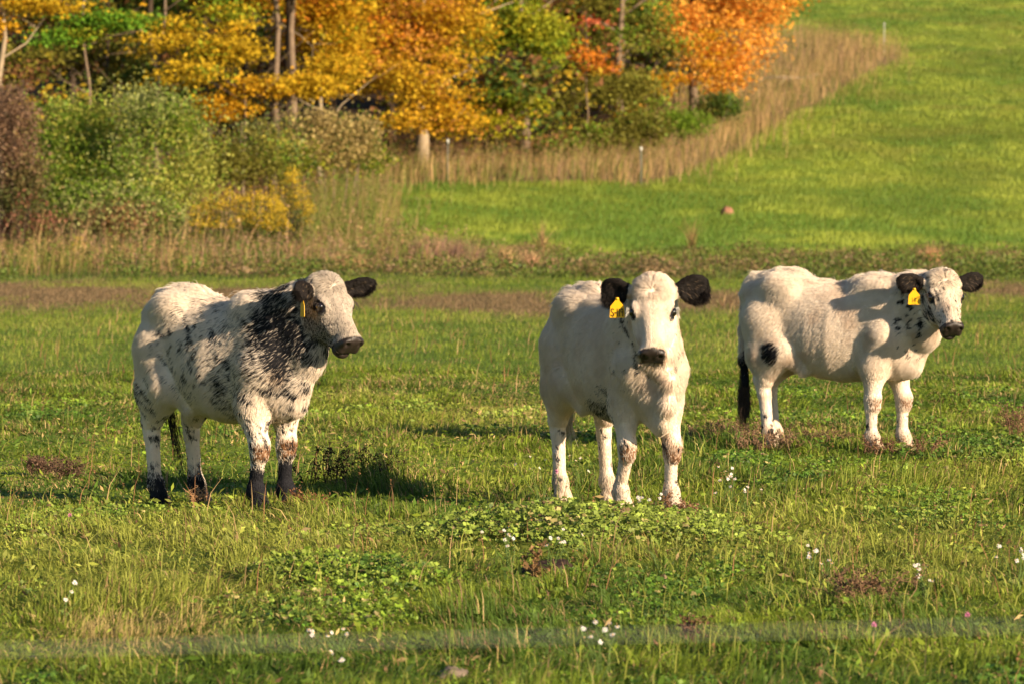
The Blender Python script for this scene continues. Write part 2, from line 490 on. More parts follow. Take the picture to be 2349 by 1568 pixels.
tag(link('clover', mesh_np('clover', v, f, t, c), None, M_LEAF), 'patches of green clover leaves low in the grass', 'clover', kind='stuff')

# dry seed stalks in the pasture
n = 2000
x, y = scatter(12.5, 62, n, rng, 1.15, -0.2)
k = fbm2(x * 0.9, y * 0.4, 151, 3) + 0.12 * (rng.random(n) - 0.5) > 0.5
x, y = x[k], y[k]; n = len(x)
h = 0.10 + 0.13 * rng.random(n)
cst = vary(np.where((rng.random(n) < 0.5)[:, None], np.array((0.36, 0.24, 0.12)), np.array((0.24, 0.12, 0.06))), rng, 0.3)
S1 = blades(x, y, terrain(x, y), h, 0.0028 * (1 + (y - 13) * 0.04), cst, rng, 0.6)
kk = rng.random(n) < 0.6
m_ = 9
xx = np.repeat(x[kk], m_); yy = np.repeat(y[kk], m_); hh_ = np.repeat(h[kk], m_)
Ct = np.stack([xx + 0.004 * rng.normal(size=len(xx)) + 0.1 * hh_, yy + 0.004 * rng.normal(size=len(xx)), terrain(xx, yy) + hh_ * (0.7 + 0.35 * rng.random(len(xx)))], 1)
S2 = leafquads(Ct, 0.008 + 0.005 * rng.random(len(xx)), vary(np.tile(np.array((0.24, 0.125, 0.06)), (len(xx), 1)), rng, 0.4), rng, aspect=0.6)
v, f, t, c = join([S1, S2])
tag(link('dry_seed_stalks', mesh_np('dry_seed_stalks', v, f, t, c), None, M_DRY), 'scattered thin brown seed stalks standing in the pasture', 'stalks', kind='stuff')

# tall dry grass along the wood's edge and up the field margin
rng = np.random.default_rng(14)
def tall(name, poly, n, hmin, hmax, wd, pal, wts, label, seed, grp=0.5, zfun=None):
    P = np.array(poly); x = P[:, 0].min() + rng.random(n) * np.ptp(P[:, 0]); y = P[:, 1].min() + rng.random(n) * np.ptp(P[:, 1])
    jx = (fbm2(x * 0.35, y * 0.35, 61, 3) - 0.5) * 2.0; jy = (fbm2(x * 0.35, y * 0.12, 62, 3) - 0.5) * 6.0
    ee = rng.normal(size=n) * 1.0; e2 = rng.normal(size=n) * 2.0
    k = inpoly(x + jx * 0.9 + ee, y + jy * 0.9 + e2, poly) & (0.6 * fbm2(x * 0.5, y * 0.16, seed, 3) + 0.4 * fbm2(x * 2.5, y * 1.2, seed + 1, 2) > 0.56 - grp * rng.random(n) ** 1.3)
    x, y = x[k], y[k]; n = len(x)
    cl = fbm2(x * 0.8, y * 0.5, seed + 3, 2)
    h = (hmin + (hmax - hmin) * rng.random(n)) * (0.35 + 1.25 * cl)
    q = np.clip(fbm2(x * 0.45, y * 0.25, seed + 7, 3) * 1.7 - 0.35 + 0.5 * (rng.random(n) - 0.5), 0, 0.999)
    cum = np.cumsum(wts) / np.sum(wts)
    idx = np.searchsorted(cum, q)
    c = vary(np.array(pal)[np.minimum(idx, len(pal) - 1)], rng, 0.3)
    g1 = blades(x, y, terrain(x, y) - 0.02, h, wd * (0.6 + 0.8 * rng.random(n)), c, rng, 0.30, 2, (0.10, 0.0))
    kk = rng.random(n) < 0.35
    m_ = 5
    xx = np.repeat(x[kk], m_); yy = np.repeat(y[kk], m_); hh_ = np.repeat(h[kk], m_)
    Ct = np.stack([xx + 0.03 * rng.normal(size=len(xx)), yy + 0.03 * rng.normal(size=len(xx)), terrain(xx, yy) + hh_ * (0.75 + 0.3 * rng.random(len(xx)))], 1)
    g2 = leafquads(Ct, 0.045 + 0.03 * rng.random(len(xx)), vary(np.repeat(c[kk], m_, 0), rng, 0.25), rng, aspect=0.5)
    v, f, t, cc = join([g1, g2])
    tag(link(name, mesh_np(name, v, f, t, cc), None, M_DRY), label, 'tall grass', kind='stuff')
TAN = (0.42, 0.28, 0.13); TAN2 = (0.32, 0.21, 0.09); OLV = (0.17, 0.17, 0.035); GRN = (0.10, 0.16, 0.025); PNK = (0.32, 0.20, 0.13)
tall('tall_dry_grass', STRIP_FAR, 80000, 0.35, 1.15, 0.016, [GRN, TAN, TAN2, OLV, TAN, PNK, OLV], [1.2, 2.4, 2, 1.2, 1.6, 1.6, 2], 'tall tan grass along the edge of the wood and up the hillside', 201)
tall('field_margin_grass', STRIP_NEAR, 76000, 0.15, 0.75, 0.012, [GRN, PNK, OLV, DRYB * 1.4, GRN, TAN2, OLV], [2.4, 2.2, 1.5, 1.2, 1.5, 2.0, 2], 'rough brownish grass below the green bushes', 211, 0.6)
mar = [(wx(480, 112), 112), (wx(820, 146), 146), (wx(1500, 153), 153), (wx(1300, 166), 166), (wx(860, 158), 158), (wx(430, 121), 121)]
tall('olive_margin_grass', mar, 16000, 0.3, 0.75, 0.022, [OLV, GRN, TAN2], [2, 1.5, 1.5], 'olive green grass standing under the yellow trees', 221)

# low leafy weeds between the bare brown band and the green field
rng = np.random.default_rng(17)
n = 2600
x, y = scatter(78, 112, n, rng, 1.12, 0.0)
fo, fa, ne, ba, we = zones(x, y)
k = (we > 0.3) & ~fo & (fbm2(x * 0.5, y * 0.25, 161, 3) > 0.44); x, y = x[k], y[k]; n = len(x)
m_ = 46
hh_ = np.repeat(0.10 + 0.28 * rng.random(n) * fbm2(x * 0.7, y * 0.3, 163, 2) * 2, m_)
xx = np.repeat(x, m_) + rng.normal(size=n * m_) * 0.16; yy = np.repeat(y, m_) + rng.normal(size=n * m_) * 0.16
pal = np.array([(0.10, 0.14, 0.022), (0.13, 0.18, 0.03), (0.16, 0.13, 0.04), (0.24, 0.16, 0.08), (0.17, 0.20, 0.035)])
cc = vary(np.repeat(pal[np.minimum((np.clip(fbm2(x * 0.6, y * 0.3, 167, 2) * 1.8 - 0.4 + 0.4 * (rng.random(n) - .5), 0, .99) * 5).astype(int), 4)], m_, 0), rng, 0.35)
v, f, t, c = leafquads(np.stack([xx, yy, terrain(xx, yy) + hh_ * rng.random(n * m_)], 1), 0.05 + 0.03 * rng.random(n * m_), cc, rng, up=0.3, aspect=0.6)
tag(link('field_weeds', mesh_np('field_weeds', v, f, t, c), None, M_LEAF), 'low leafy weeds along the near side of the green field', 'weeds', kind='stuff')

tall('wild_stalks', [(-13, 80), (wx(470, 82), 82), (wx(860, 92), 92), (wx(860, 118), 118), (wx(640, 112), 112), (-13, 96)], 2600, 0.3, 1.5, 0.011, [TAN, PNK, TAN, OLV, TAN2], [2, 1.6, 2, 1.2, 1.2], 'tall thin tan stalks standing loosely in front of the bushes', 241, 0.35)
tall('weedy_margin', [(wx(620, 104), 104), (wx(860, 108), 108), (wx(860, 138), 138), (wx(760, 130), 130)], 9000, 0.5, 1.5, 0.016, [OLV, GRN, TAN2, OLV, PNK], [2, 1.5, 1, 1.5, 1], 'olive weeds and grass mixed below the leafy green bush', 251, 0.5)
# ------------------------------------------------------------------ trees and bushes
M_BARK = mat_plain('bark', (0.16, 0.115, 0.08), 0.95, 0.1, noise=0.5, scale=6)
M_BARKP = mat_plain('pale_bark', (0.27, 0.21, 0.14), 0.95, 0.1, noise=0.4, scale=6)
M_BARKD = mat_plain('dark_bark', (0.05, 0.035, 0.025), 0.95, 0.1, noise=0.5, scale=6)
M_AUT = mat_attr('autumn_leaves', 'tint', 0.65, 0.28, 0.15)
YEL = (0.48, 0.32, 0.018); GOLD = (0.54, 0.29, 0.014); ORA = (0.58, 0.21, 0.022); ORB = (0.72, 0.31, 0.05); RED = (0.55, 0.10, 0.045)
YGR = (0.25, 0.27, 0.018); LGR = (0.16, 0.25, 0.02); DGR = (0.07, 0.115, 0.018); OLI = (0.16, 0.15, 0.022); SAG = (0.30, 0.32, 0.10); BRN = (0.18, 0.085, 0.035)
trng = np.random.default_rng(21)
def crown(blobs, n, pal, wts, leaf, seed, up=0.6, clus=26, csz=0.32, grad=None, flat=0.35, gap=0.455):
    """clusters of leaves through the outer part of ellipsoids: (cx,cy,cz,rx,ry,rz)"""
    rng = np.random.default_rng(seed)
    B = np.array(blobs, dtype=float)
    vol = (B[:, 3] * B[:, 4] * B[:, 5]) ** 0.667
    n = int(n * 1.45)
    leaf = leaf * 0.84
    nc = max(6, n // clus)
    b = rng.choice(len(B), nc, p=vol / vol.sum())
    d = rng.normal(size=(nc, 3)); d /= np.linalg.norm(d, axis=1, keepdims=True)
    r = (0.35 + 0.65 * rng.random(nc) ** 0.55) * (0.85 + 0.3 * rng.random(nc))
    C = B[b, :3] + d * r[:, None] * B[b, 3:]
    k = fbm(C * np.array((0.6, 0.6, 1.1)), seed + 5, 2) > gap
    C = C[k]; nc = len(C)
    q = np.clip(fbm(C * 0.35, seed + 9, 2) * 1.8 - 0.4 + 0.45 * (rng.random(nc) - 0.5) + (0 if grad is None else grad(C)), 0, 0.999)
    cum = np.cumsum(wts) / np.sum(wts)
    cc = np.array(pal)[np.minimum(np.searchsorted(cum, q), len(pal) - 1)]
    m = clus
    P = np.repeat(C, m, 0) + rng.normal(size=(nc * m, 3)) * np.array((csz, csz, csz * flat)) * np.repeat(0.6 + 0.9 * rng.random(nc), m)[:, None]
    col = vary(np.repeat(cc, m, 0), rng, 0.28)
    return leafquads(P, leaf * (0.6 + 0.8 * rng.random(len(P))), col, rng, up=up, aspect=0.85)
def limbs(base, top, r0, seed, nl=7, spread=1.5, lo=0.3, mat=None, twigs=True):
    rng = random.Random(seed)
    base = Vector(base); top = Vector(top)
    mb = MB()
    pts = []; rads = []
    for i in range(8):
        t = i / 7
        p = base.lerp(top, t) + Vector((rng.uniform(-1, 1), rng.uniform(-1, 1), 0)) * 0.05 * (top - base).length * 0.3 * (0 < i < 7)
        pts.append(p); rads.append(r0 * (1.25 if i == 0 else 1 - 0.75 * t))
    pts[0] = base - Vector((0, 0, 0.2))
    mb.add(tube(pts, rads, 9))
    L = (top - base).length
    for j in range(nl):
        t = lo + (1 - lo) * (j + rng.random()) / nl
        p = base.lerp(top, min(t, 0.98)); a = rng.uniform(0, 6.28); ln = spread * rng.uniform(0.6, 1.1)
        d = Vector((math.cos(a), math.sin(a), rng.uniform(0.15, 0.8)))
        q1 = p + d * ln * 0.5 + Vector((0, 0, 0.05 * ln)); q2 = p + d * ln + Vector((rng.uniform(-.2, .2), rng.uniform(-.2, .2), rng.uniform(-0.1, 0.25))) * ln
        rr = r0 * 0.32 * (1.1 - t * 0.6)
        mb.add(tube([p, q1, q2], [rr, rr * 0.7, rr * 0.25], 6))
        if twigs:
            for _ in range(3):
                s = rng.uniform(0.4, 1); w0 = p.lerp(q2, s)
                mb.add(tube([w0, w0 + Vector((rng.uniform(-1, 1), rng.uniform(-1, 1), rng.uniform(-0.2, 0.8))) * ln * 0.45], [rr * 0.35, rr * 0.1], 5))
    return mb
def bl(px, py, Y, rpx, rpy, ry=None, dy=0.0):
    """an ellipsoid of foliage given by where it stands: centre, half width and half height in metres"""
    s = Y / FPX
    return (wx(px, Y + dy), Y + dy, wz(py, Y + dy), rpx * s, (ry if ry else rpx * s * 0.8), rpy * s)
def tree(name, cat, label, Y, px, blobs, n, pal, wts, leaf, seed, r0=0.18, top_py=-60, mat=None, group=None, nl=8, spread=2.0, grad=None, lo=0.25, csz=0.32, flat=0.35, lean=0, up=0.6):
    X = wx(px, Y); z0 = tz(X, Y)
    root = empty(name, (X, Y, z0))
    tag(root, label, cat, group)
    off = np.array((X, Y, z0))
    tx = wx(px + lean, Y)
    mb = limbs((0, 0, 0), (tx - X, 0, wz(top_py, Y) - z0), r0, seed, nl, spread, lo)
    mb.build('trunk', mat or M_BARK, root)
    v, f, t, c = crown(blobs, n, pal, wts, leaf, seed, csz=csz, grad=grad, flat=flat, up=up)
    v = v - off
    link('crown', mesh_np('crown', v, f, t, c), root, M_AUT)
    return root
TG = 'autumn trees at the edge of the wood'
# orange maple at the right end of the wood
def g_or(C): return (C[:, 0] - wx(1600, 176)) / 9.0
tree('maple_tree', 'tree', 'bright orange maple at the right end of the wood, above the tall tan grass', 178, 1590,
     [bl(1735, -40, 178, 95, 150), bl(1700, 90, 176, 90, 80), bl(1640, 130, 174, 80, 70), bl(1560, 195, 172, 85, 25), bl(1640, 195, 172, 70, 30), bl(1640, -20, 178, 90, 110), bl(1760, 0, 176, 70, 60), bl(1580, -160, 180, 140, 120), bl(1460, 265, 168, 50, 35), bl(1560, 60, 176, 60, 60)],
     27000, [GOLD, ORA, (0.82, 0.42, 0.07), ORB], [2, 2.5, 4, 3], 0.15, 301, 0.2, -200, group=TG, grad=g_or, spread=3.2, lo=0.15)
def g_ol(C): return -0.1
tree('ash_tree', 'tree', 'olive green tree with a few orange and pink boughs, left of the orange maple', 171, 1420,
     [bl(1440, 20, 171, 110, 110), bl(1400, 150, 169, 105, 85), bl(1500, 110, 170, 75, 85), bl(1440, 230, 167, 90, 60), bl(1330, 240, 166, 70, 75), bl(1420, -150, 172, 170, 110), bl(1370, 300, 165, 80, 45), bl(1290, 320, 163, 70, 30), bl(1440, 310, 164, 60, 35)],
     31000, [OLI, (0.20, 0.19, 0.03), LGR, DGR, YGR, (0.42, 0.2, 0.03)], [2.5, 3, 2.4, 1.5, 1.5, 1.0], 0.13, 302, 0.2, -160, group=TG, spread=2.6, lo=0.1)
tree('sapling', 'sapling', 'slender sapling with pinkish red leaves in front of the olive green tree', 164, 1345,
     [bl(1330, 128, 164, 34, 12), bl(1355, 60, 165, 22, 12), bl(1375, 155, 164, 34, 9), bl(1320, 95, 164, 14, 10), bl(1400, 100, 165, 18, 6)], 1300, [RED, (0.62, 0.2, 0.1), ORA], [3, 2, 1.5], 0.13, 303, 0.04, 40, spread=0.7, lo=0.55)
tree('maple_tree', 'tree', 'yellow-green maple between the golden one and the olive green tree', 162, 1200,
     [bl(1205, 10, 163, 110, 100), bl(1190, 120, 162, 105, 80), bl(1230, 90, 161, 75, 90), bl(1150, 230, 160, 95, 55), bl(1215, 260, 159, 45, 50), bl(1110, 290, 158, 60, 25), bl(1200, -140, 163, 140, 100)],
     26000, [LGR, YGR, (0.40, 0.36, 0.02), YEL], [3, 3.4, 2.5, 1], 0.14, 304, 0.2, -150, group=TG, spread=2.6, lo=0.15)
def g_yl(C): return (C[:, 2] - wz(140, 156)) / 14.0
tree('maple_tree', 'tree', 'large golden orange maple in the middle of the wood edge', 157, 968,
     [bl(960, 20, 157, 150, 90), bl(1040, 80, 156, 85, 95), bl(890, 110, 156, 95, 80), bl(960, 170, 154, 110, 60), bl(1000, 220, 153, 90, 45), bl(910, 260, 152, 55, 45), bl(1030, 280, 153, 80, 32), bl(840, 170, 155, 70, 70), bl(950, -130, 158, 190, 100), bl(800, 60, 157, 60, 70)],
     34000, [YGR, YEL, (0.50, 0.31, 0.02), GOLD, (0.55, 0.26, 0.05), YEL, ORA], [2.6, 3, 3.0, 2.2, 1.5, 1.8, 0.8], 0.14, 305, 0.24, -150, M_BARKP, group=TG, spread=3.0, grad=g_yl, lo=0.12)
tree('sapling', 'sapling', 'low orange-yellow sapling below the two dark trunks', 136, 560,
     [bl(510, 245, 136, 65, 28), bl(600, 200, 136, 75, 22), bl(710, 200, 137, 75, 30), bl(640, 240, 135, 60, 20), bl(760, 160, 140, 60, 30), bl(480, 220, 134, 40, 18)],
     7500, [YEL, GOLD, GOLD, ORA], [2, 3, 3, 2.5], 0.13, 306, 0.06, 190, group='low saplings under the wood edge', spread=2.2, lo=0.4, flat=0.22)
tree('maple_tree', 'tree', 'slender yellow-green maple behind the green bushes', 126, 350,
     [bl(470, 70, 126, 115, 35), bl(520, 120, 125, 75, 30), bl(400, 110, 126, 90, 30), bl(420, 170, 124, 90, 28), bl(510, 30, 127, 50, 30), bl(360, 60, 128, 60, 22), bl(440, -60, 128, 130, 40)],
     13000, [LGR, YGR, YEL, YEL, GOLD], [1.2, 2.8, 3.5, 2.5, 1.3], 0.125, 307, 0.11, -40, group=TG, spread=2.4, lo=0.2, flat=0.22, lean=30)
tree('maple_tree', 'tree', 'small tree with a bright green bough over the left bushes', 120, 200,
     [bl(160, 80, 120, 60, 16), bl(240, 45, 120, 85, 16), bl(120, 95, 119, 30, 8), bl(290, 60, 121, 40, 14), bl(170, -40, 121, 100, 25)],
     4200, [LGR, (0.13, 0.27, 0.02), YGR], [3, 3, 1], 0.12, 308, 0.07, -60, group=TG, spread=1.6, lo=0.5, flat=0.2)
tree('maple_tree', 'tree', 'pale trunked tree cut by the left picture edge with orange leaves', 114, 4,
     [bl(60, 10, 114, 90, 18), bl(130, 20, 115, 50, 14), bl(-40, 60, 114, 60, 30), bl(40, -70, 114, 140, 40)],
     4000, [YEL, GOLD, ORA], [2, 3, 2], 0.12, 309, 0.13, -100, M_BARKP, group=TG, spread=2.0, lo=0.5, flat=0.22)
tree('maple_tree', 'tree', 'yellow and orange leaved small maple between the double trunk and the golden maple', 146, 735,
     [bl(720, 30, 146, 60, 40), bl(770, 100, 146, 55, 40), bl(690, 95, 147, 45, 25), bl(780, 20, 146, 60, 40), bl(740, 150, 145, 55, 22), bl(560, -5, 146, 90, 22), bl(640, 20, 148, 50, 30)],
     11000, [LGR, YGR, YEL, GOLD, ORA], [1.5, 2.5, 3, 2.5, 1.2], 0.13, 310, 0.09, -60, M_BARKP, group=TG, spread=2.6, lo=0.2, flat=0.3)
tree('maple_tree', 'tree', 'olive and rust leaved young maple in the shade behind the tall sage bush', 128, 250,
     [bl(230, 130, 130, 110, 40), bl(90, 150, 128, 90, 40), bl(330, 190, 128, 80, 30), bl(150, 30, 132, 120, 40), bl(40, 190, 126, 70, 40)],
     9000, [DGR, OLI, OLI, BRN, (0.3, 0.24, 0.02)], [3, 2.5, 2, 1.5, 1], 0.13, 311, 0.08, -20, M_BARKD, group=TG, spread=2.2, lo=0.2, flat=0.4)
# canopy trees of the wood: trunks seen in the dark, crowns mostly above the picture
spots = [(622, 137, 0.12, M_BARK, 'slim pale grey trunk left of the dark double trunk'), (655, 141, 0.20, M_BARKD, 'dark thick trunk of the double pair in the wood'),
         (672, 140, 0.15, M_BARK, 'brown thick trunk, right one of the double pair in the wood'), (360, 132, 0.13, M_BARKD, 'dark trunk rising behind the green bushes'),
         (150, 134, 0.15, M_BARKD, 'dark trunk deep in the wood at the far left'), (260, 146, 0.15, M_BARKD, 'dark trunk deep in the wood behind the green bough'),
         (480, 150, 0.16, M_BARKD, 'dark trunk behind the yellow-green maple'), (760, 158, 0.17, M_BARKD, 'dark trunk behind the left side of the golden maple'),
         (560, 163, 0.16, M_BARKD, 'dark trunk far back between the saplings'), (900, 172, 0.18, M_BARKD, 'dark trunk far back behind the golden maple'),
         (1085, 176, 0.18, M_BARK, 'brown trunk behind the gap right of the golden maple'), (1260, 182, 0.18, M_BARK, 'brown trunk behind the yellow-green maple'),
         (60, 158, 0.16, M_BARKD, 'dark trunk farthest back at the far left'), (1420, 190, 0.2, M_BARK, 'brown trunk behind the olive green tree')]
for i, (px, Y, r0, mt, lab) in enumerate(spots):
    X = wx(px, Y); z0 = tz(X, Y)
    root = empty('forest_tree', (X, Y, z0))
    tag(root, lab, 'tree', 'tall canopy trees inside the wood')
    H_ = 12.5
    limbs((0, 0, 0), (trng.normal() * 0.3, 0, H_), r0, 400 + i, 7, 2.6, 0.45).build('trunk', mt, root)
    rb = 3.6
    bb = [(0, 0, H_ * 0.78, rb, rb, 2.6), (trng.normal(), trng.normal(), H_ * 0.62, rb * 0.8, rb * 0.8, 1.6), (trng.normal(), 1, H_ * 1.0, rb * 0.8, rb * 0.8, 2.2)]
    v, f, t_, c = crown(bb, 3600, [YGR, YEL, GOLD, OLI], [2, 2, 1.5, 2], 0.30, 430 + i, clus=14, csz=0.6)
    link('crown', mesh_np('crown', v, f, t_, c), root, M_AUT)
# the wood behind: one dense mass of foliage nobody could count
rng = np.random.default_rng(31)
bb = []
for i in range(150):
    px = rng.uniform(-350, 1560); Y = rng.uniform(158, 215) if px > 500 else rng.uniform(138, 200)
    X = wx(px, Y)
    if px > 1250: Y = max(Y, 182)
    z = tz(wx(px, Y), Y) + rng.uniform(1.0, 8.5)
    bb.append((wx(px, Y), Y, z, rng.uniform(1.6, 3.2), rng.uniform(1.5, 3), rng.uniform(0.8, 1.8)))
for i in range(50):
    px = rng.uniform(-450, 1500); Y = rng.uniform(120, 190) if px < 500 else rng.uniform(160, 210)
    bb.append((wx(px, Y), Y, tz(wx(px, Y), Y) + rng.uniform(8.5, 13), 3.4, 3.4, 1.6))
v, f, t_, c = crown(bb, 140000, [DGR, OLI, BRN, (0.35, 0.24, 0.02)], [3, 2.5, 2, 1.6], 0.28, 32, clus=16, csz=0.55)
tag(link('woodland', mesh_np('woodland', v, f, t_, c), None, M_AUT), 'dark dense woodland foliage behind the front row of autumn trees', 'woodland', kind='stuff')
# brown undergrowth beneath the trees
n = 26000
px = rng.uniform(-100, 1560, n); Y = rng.uniform(118, 172, n)
x = wx(px, Y); fo = zones(x, Y)[0]; x, Y = x[fo], Y[fo]; n = len(x)
hh = 0.15 + 1.0 * rng.random(n) ** 2
B1 = blades(x, Y, terrain(x, Y) - .02, hh, 0.02 * (0.5 + rng.random(n)), vary(np.tile(np.array((0.16, 0.085, 0.045)), (n, 1)), rng, .5), rng, 0.5)
Lf = leafquads(np.stack([x, Y, terrain(x, Y) + hh * rng.random(n)], 1), 0.12, vary(np.array([BRN, OLI, YEL, DGR])[rng.integers(0, 4, n)], rng, .4), rng)
v, f, t_, c = join([B1, Lf])
tag(link('undergrowth', mesh_np('undergrowth', v, f, t_, c), None, M_DRY), 'brown brush and fallen leaves under the trees', 'undergrowth', kind='stuff')

# ---- bushes
def bush(name, cat, label, Y, px, blobs, n, pal, wts, leaf, seed, group=None, csz=0.2, nst=9, mat=None, up=0.4, flat=0.7, clus=22, sh=1.0):
    X = wx(px, Y); z0 = tz(X, Y)
    root = empty(name, (X, Y, z0)); tag(root, label, cat, group)
    rr = random.Random(seed)
    B = np.array(blobs) - np.array((X, Y, z0, 0, 0, 0))
    for i in range(nst):
        mb = MB()
        b = B[rr.randrange(len(B))]
        tgt = Vector((b[0] + rr.uniform(-.7, .7) * b[3], b[1] + rr.uniform(-.7, .7) * b[4], b[2] + rr.uniform(-.2, 1.0) * b[5]))
        st = Vector((tgt.x * rr.uniform(.3, .9), tgt.y * .5, -0.1))
        mb.add(tube([st, st.lerp(tgt, .5) + Vector((rr.uniform(-.1, .1), 0, .1)), tgt], [0.022 * sh, 0.016 * sh, 0.006], 5))
        mb.build('stem', mat or M_BARK, root)
    v, f, t, c = crown([tuple(b) for b in B], n, pal, wts, leaf, seed, csz=csz, up=up, flat=flat, clus=clus, gap=0.34)
    v[:, 2] = np.maximum(v[:, 2], 0.02 * rng.random(len(v)) - 0.05)
    link('foliage', mesh_np('foliage', v, f, t, c), root, M_LEAF)
    return root
BG = 'bushes in front of the wood'
bush('bush', 'bush', 'green bush just outside the left picture edge beside the vine tangle', 98, -170,
     [bl(-170, 330, 98, 90, 90), bl(-230, 420, 98, 80, 80), bl(-100, 420, 98, 60, 80)], 9000, [SAG, LGR, OLI, DGR], [3, 2, 2, 1], 0.08, 510, BG)
bush('bush', 'bush', 'tall sage green bush at the left with a ragged top', 103, 210,
     [bl(200, 300, 103, 75, 75), bl(250, 245, 103, 50, 50), bl(150, 260, 103, 40, 35), bl(150, 330, 102, 55, 70), bl(210, 400, 102, 85, 70), bl(140, 430, 101, 50, 60)],
     17000, [SAG, LGR, (0.34, 0.34, 0.06), (0.22, 0.22, 0.04)], [2, 2.4, 3.0, 1.2], 0.075, 501, BG, csz=0.27)
bush('bush', 'bush', 'sage green bush beside the tall one, its crown leaning right', 101, 380,
     [bl(370, 310, 101, 80, 65), bl(420, 285, 101, 50, 50), bl(340, 250, 101, 45, 35), bl(330, 400, 100, 75, 60), bl(430, 390, 100, 60, 60), bl(390, 450, 99, 80, 40)],
     15000, [SAG, LGR, (0.34, 0.34, 0.06), (0.22, 0.22, 0.04), DGR], [2, 2.4, 3.0, 1.2, .7], 0.075, 502, BG, csz=0.27)
bush('bush', 'bush', 'dull green bush with yellowish tips right of the sage bushes', 108, 560,
     [bl(560, 320, 108, 75, 50), bl(640, 330, 109, 50, 60), bl(500, 370, 107, 60, 45), bl(620, 300, 110, 55, 45), bl(600, 390, 108, 70, 45)],
     17000, [OLI, LGR, (0.34, 0.29, 0.05), DGR, SAG], [2, 2, 1.8, 1.0, 1.5], 0.085, 503, BG)
bush('bush', 'bush', 'leafy green bush below the golden maple, tall grass at its foot', 118, 760,
     [bl(720, 310, 118, 75, 50), bl(800, 320, 119, 70, 50), bl(680, 360, 117, 55, 45), bl(790, 380, 118, 70, 40), bl(850, 350, 120, 40, 40)],
     17000, [(0.22, 0.21, 0.04), LGR, YGR, DGR, (0.36, 0.27, 0.10)], [2, 2.4, 1.6, 1, 1.6], 0.09, 504, BG)
bush('bush', 'bush', 'low dark green bush at the foot of the sage green bushes', 95, 250,
     [bl(200, 470, 96, 70, 45), bl(300, 480, 96, 75, 45), bl(260, 510, 95, 80, 35), bl(370, 500, 96, 50, 35)],
     9000, [DGR, LGR, SAG, (0.22, 0.12, 0.05)], [2, 2.4, 2, 0.15], 0.075, 505, BG)
bush('bush', 'bush', 'rust and olive bush between the tall tan grass and the olive green tree', 161, 1400,
     [bl(1370, 330, 161, 70, 35), bl(1470, 300, 162, 60, 40), bl(1290, 345, 160, 60, 28)], 9000, [OLI, LGR, (0.30, 0.15, 0.05), DGR], [3, 2, 1.4, 1], 0.12, 508, BG)
bush('bush', 'bush', 'dark green low bush under the drooping bough of the orange maple', 168, 1590,
     [bl(1570, 285, 168, 60, 28), bl(1650, 245, 171, 50, 25)], 5000, [LGR, DGR, OLI], [3, 2, 1], 0.11, 509, BG)
bush('vine_tangle', 'bush', 'reddish brown tangle of vines at the left picture edge', 92, 20,
     [bl(20, 300, 92, 55, 90), bl(60, 420, 92, 50, 80), bl(0, 480, 92, 60, 90), bl(80, 520, 91, 35, 55), bl(10, 250, 93, 50, 50)],
     12000, [(0.20, 0.12, 0.07), (0.20, 0.15, 0.06), (0.10, 0.11, 0.03), (0.24, 0.10, 0.06)], [2, 2.2, 3.4, 0.6], 0.07, 506, BG, csz=0.16, nst=26)
bush('bush', 'bush', 'small dark green bush below the brown vine tangle', 84, 30,
     [bl(30, 585, 84, 60, 38), bl(75, 610, 84, 30, 22), bl(-30, 590, 84, 50, 40)], 6000, [DGR, OLI, LGR], [3, 2, 1], 0.06, 507, BG, csz=0.12)
# goldenrod: dark leafy stems under yellow plumes
def goldenrod(label, Y, px, span, hgt, nst, seed):
    X = wx(px, Y); z0 = tz(X, Y)
    root = empty('goldenrod', (X, Y, z0)); tag(root, label, 'goldenrod', 'goldenrod clumps in front of the bushes')
    rg = np.random.default_rng(seed)
    bx = rg.uniform(-span, span, nst); by = rg.uniform(-0.6, 0.6, nst); h = hgt * (0.58 + 0.45 * rg.random(nst)) * (1 - 0.25 * (bx / span) ** 2)
    c = vary(np.tile(np.array((0.06, 0.055, 0.02)), (nst, 1)), rg, .3)
    S = blades(bx, by, 0 * bx - .02, h, np.full(nst, 0.02), c, rg, 0.12)
    m = 34
    u = rg.random(nst * m); hh = np.repeat(h, m)
    P = np.stack([np.repeat(bx, m) + rg.normal(size=nst * m) * 0.06, np.repeat(by, m) + rg.normal(size=nst * m) * .06, hh * (0.15 + 0.75 * u)], 1)
    Lv = leafquads(P, 0.085, vary(np.array([DGR, OLI, (0.12, 0.13, 0.02)])[rg.integers(0, 3, nst * m)], rg, .35), rg, aspect=0.3)
    v, f, t, cc = join([S, Lv]); link('stem', mesh_np('stem', v, f, t, cc), root, M_LEAF)
    m = 48
    a = rg.random(nst * m) * 6.283; r_ = 0.15 * rg.random(nst * m)
    k_ = rg.random(nst * m)
    P = np.stack([np.repeat(bx, m) + np.cos(a) * r_ + 0.08, np.repeat(by, m) + np.sin(a) * r_, np.repeat(h, m) * 0.97 + 0.24 * (1 - r_ / 0.14) * k_ - 0.10], 1)
    Fl = leafquads(P, 0.04, vary(np.array([(0.66, 0.44, 0.02), (0.52, 0.36, 0.03), (0.34, 0.28, 0.04)])[rg.integers(0, 3, nst * m)], rg, .25), rg)
    link('blossoms', mesh_np('blossoms', Fl[0], Fl[1], Fl[2], Fl[3]), root, M_AUT)
goldenrod('wide clump of yellow goldenrod on dark stems, the larger one', 93, 545, 0.98, 1.62, 120, 601)
goldenrod('narrow taller clump of goldenrod at the right of the wide one', 94, 655, 0.45, 2.05, 50, 602)
goldenrod('tiny yellow flowering plant alone in the brown grass at the left', 90, 172, 0.08, 0.75, 4, 603)
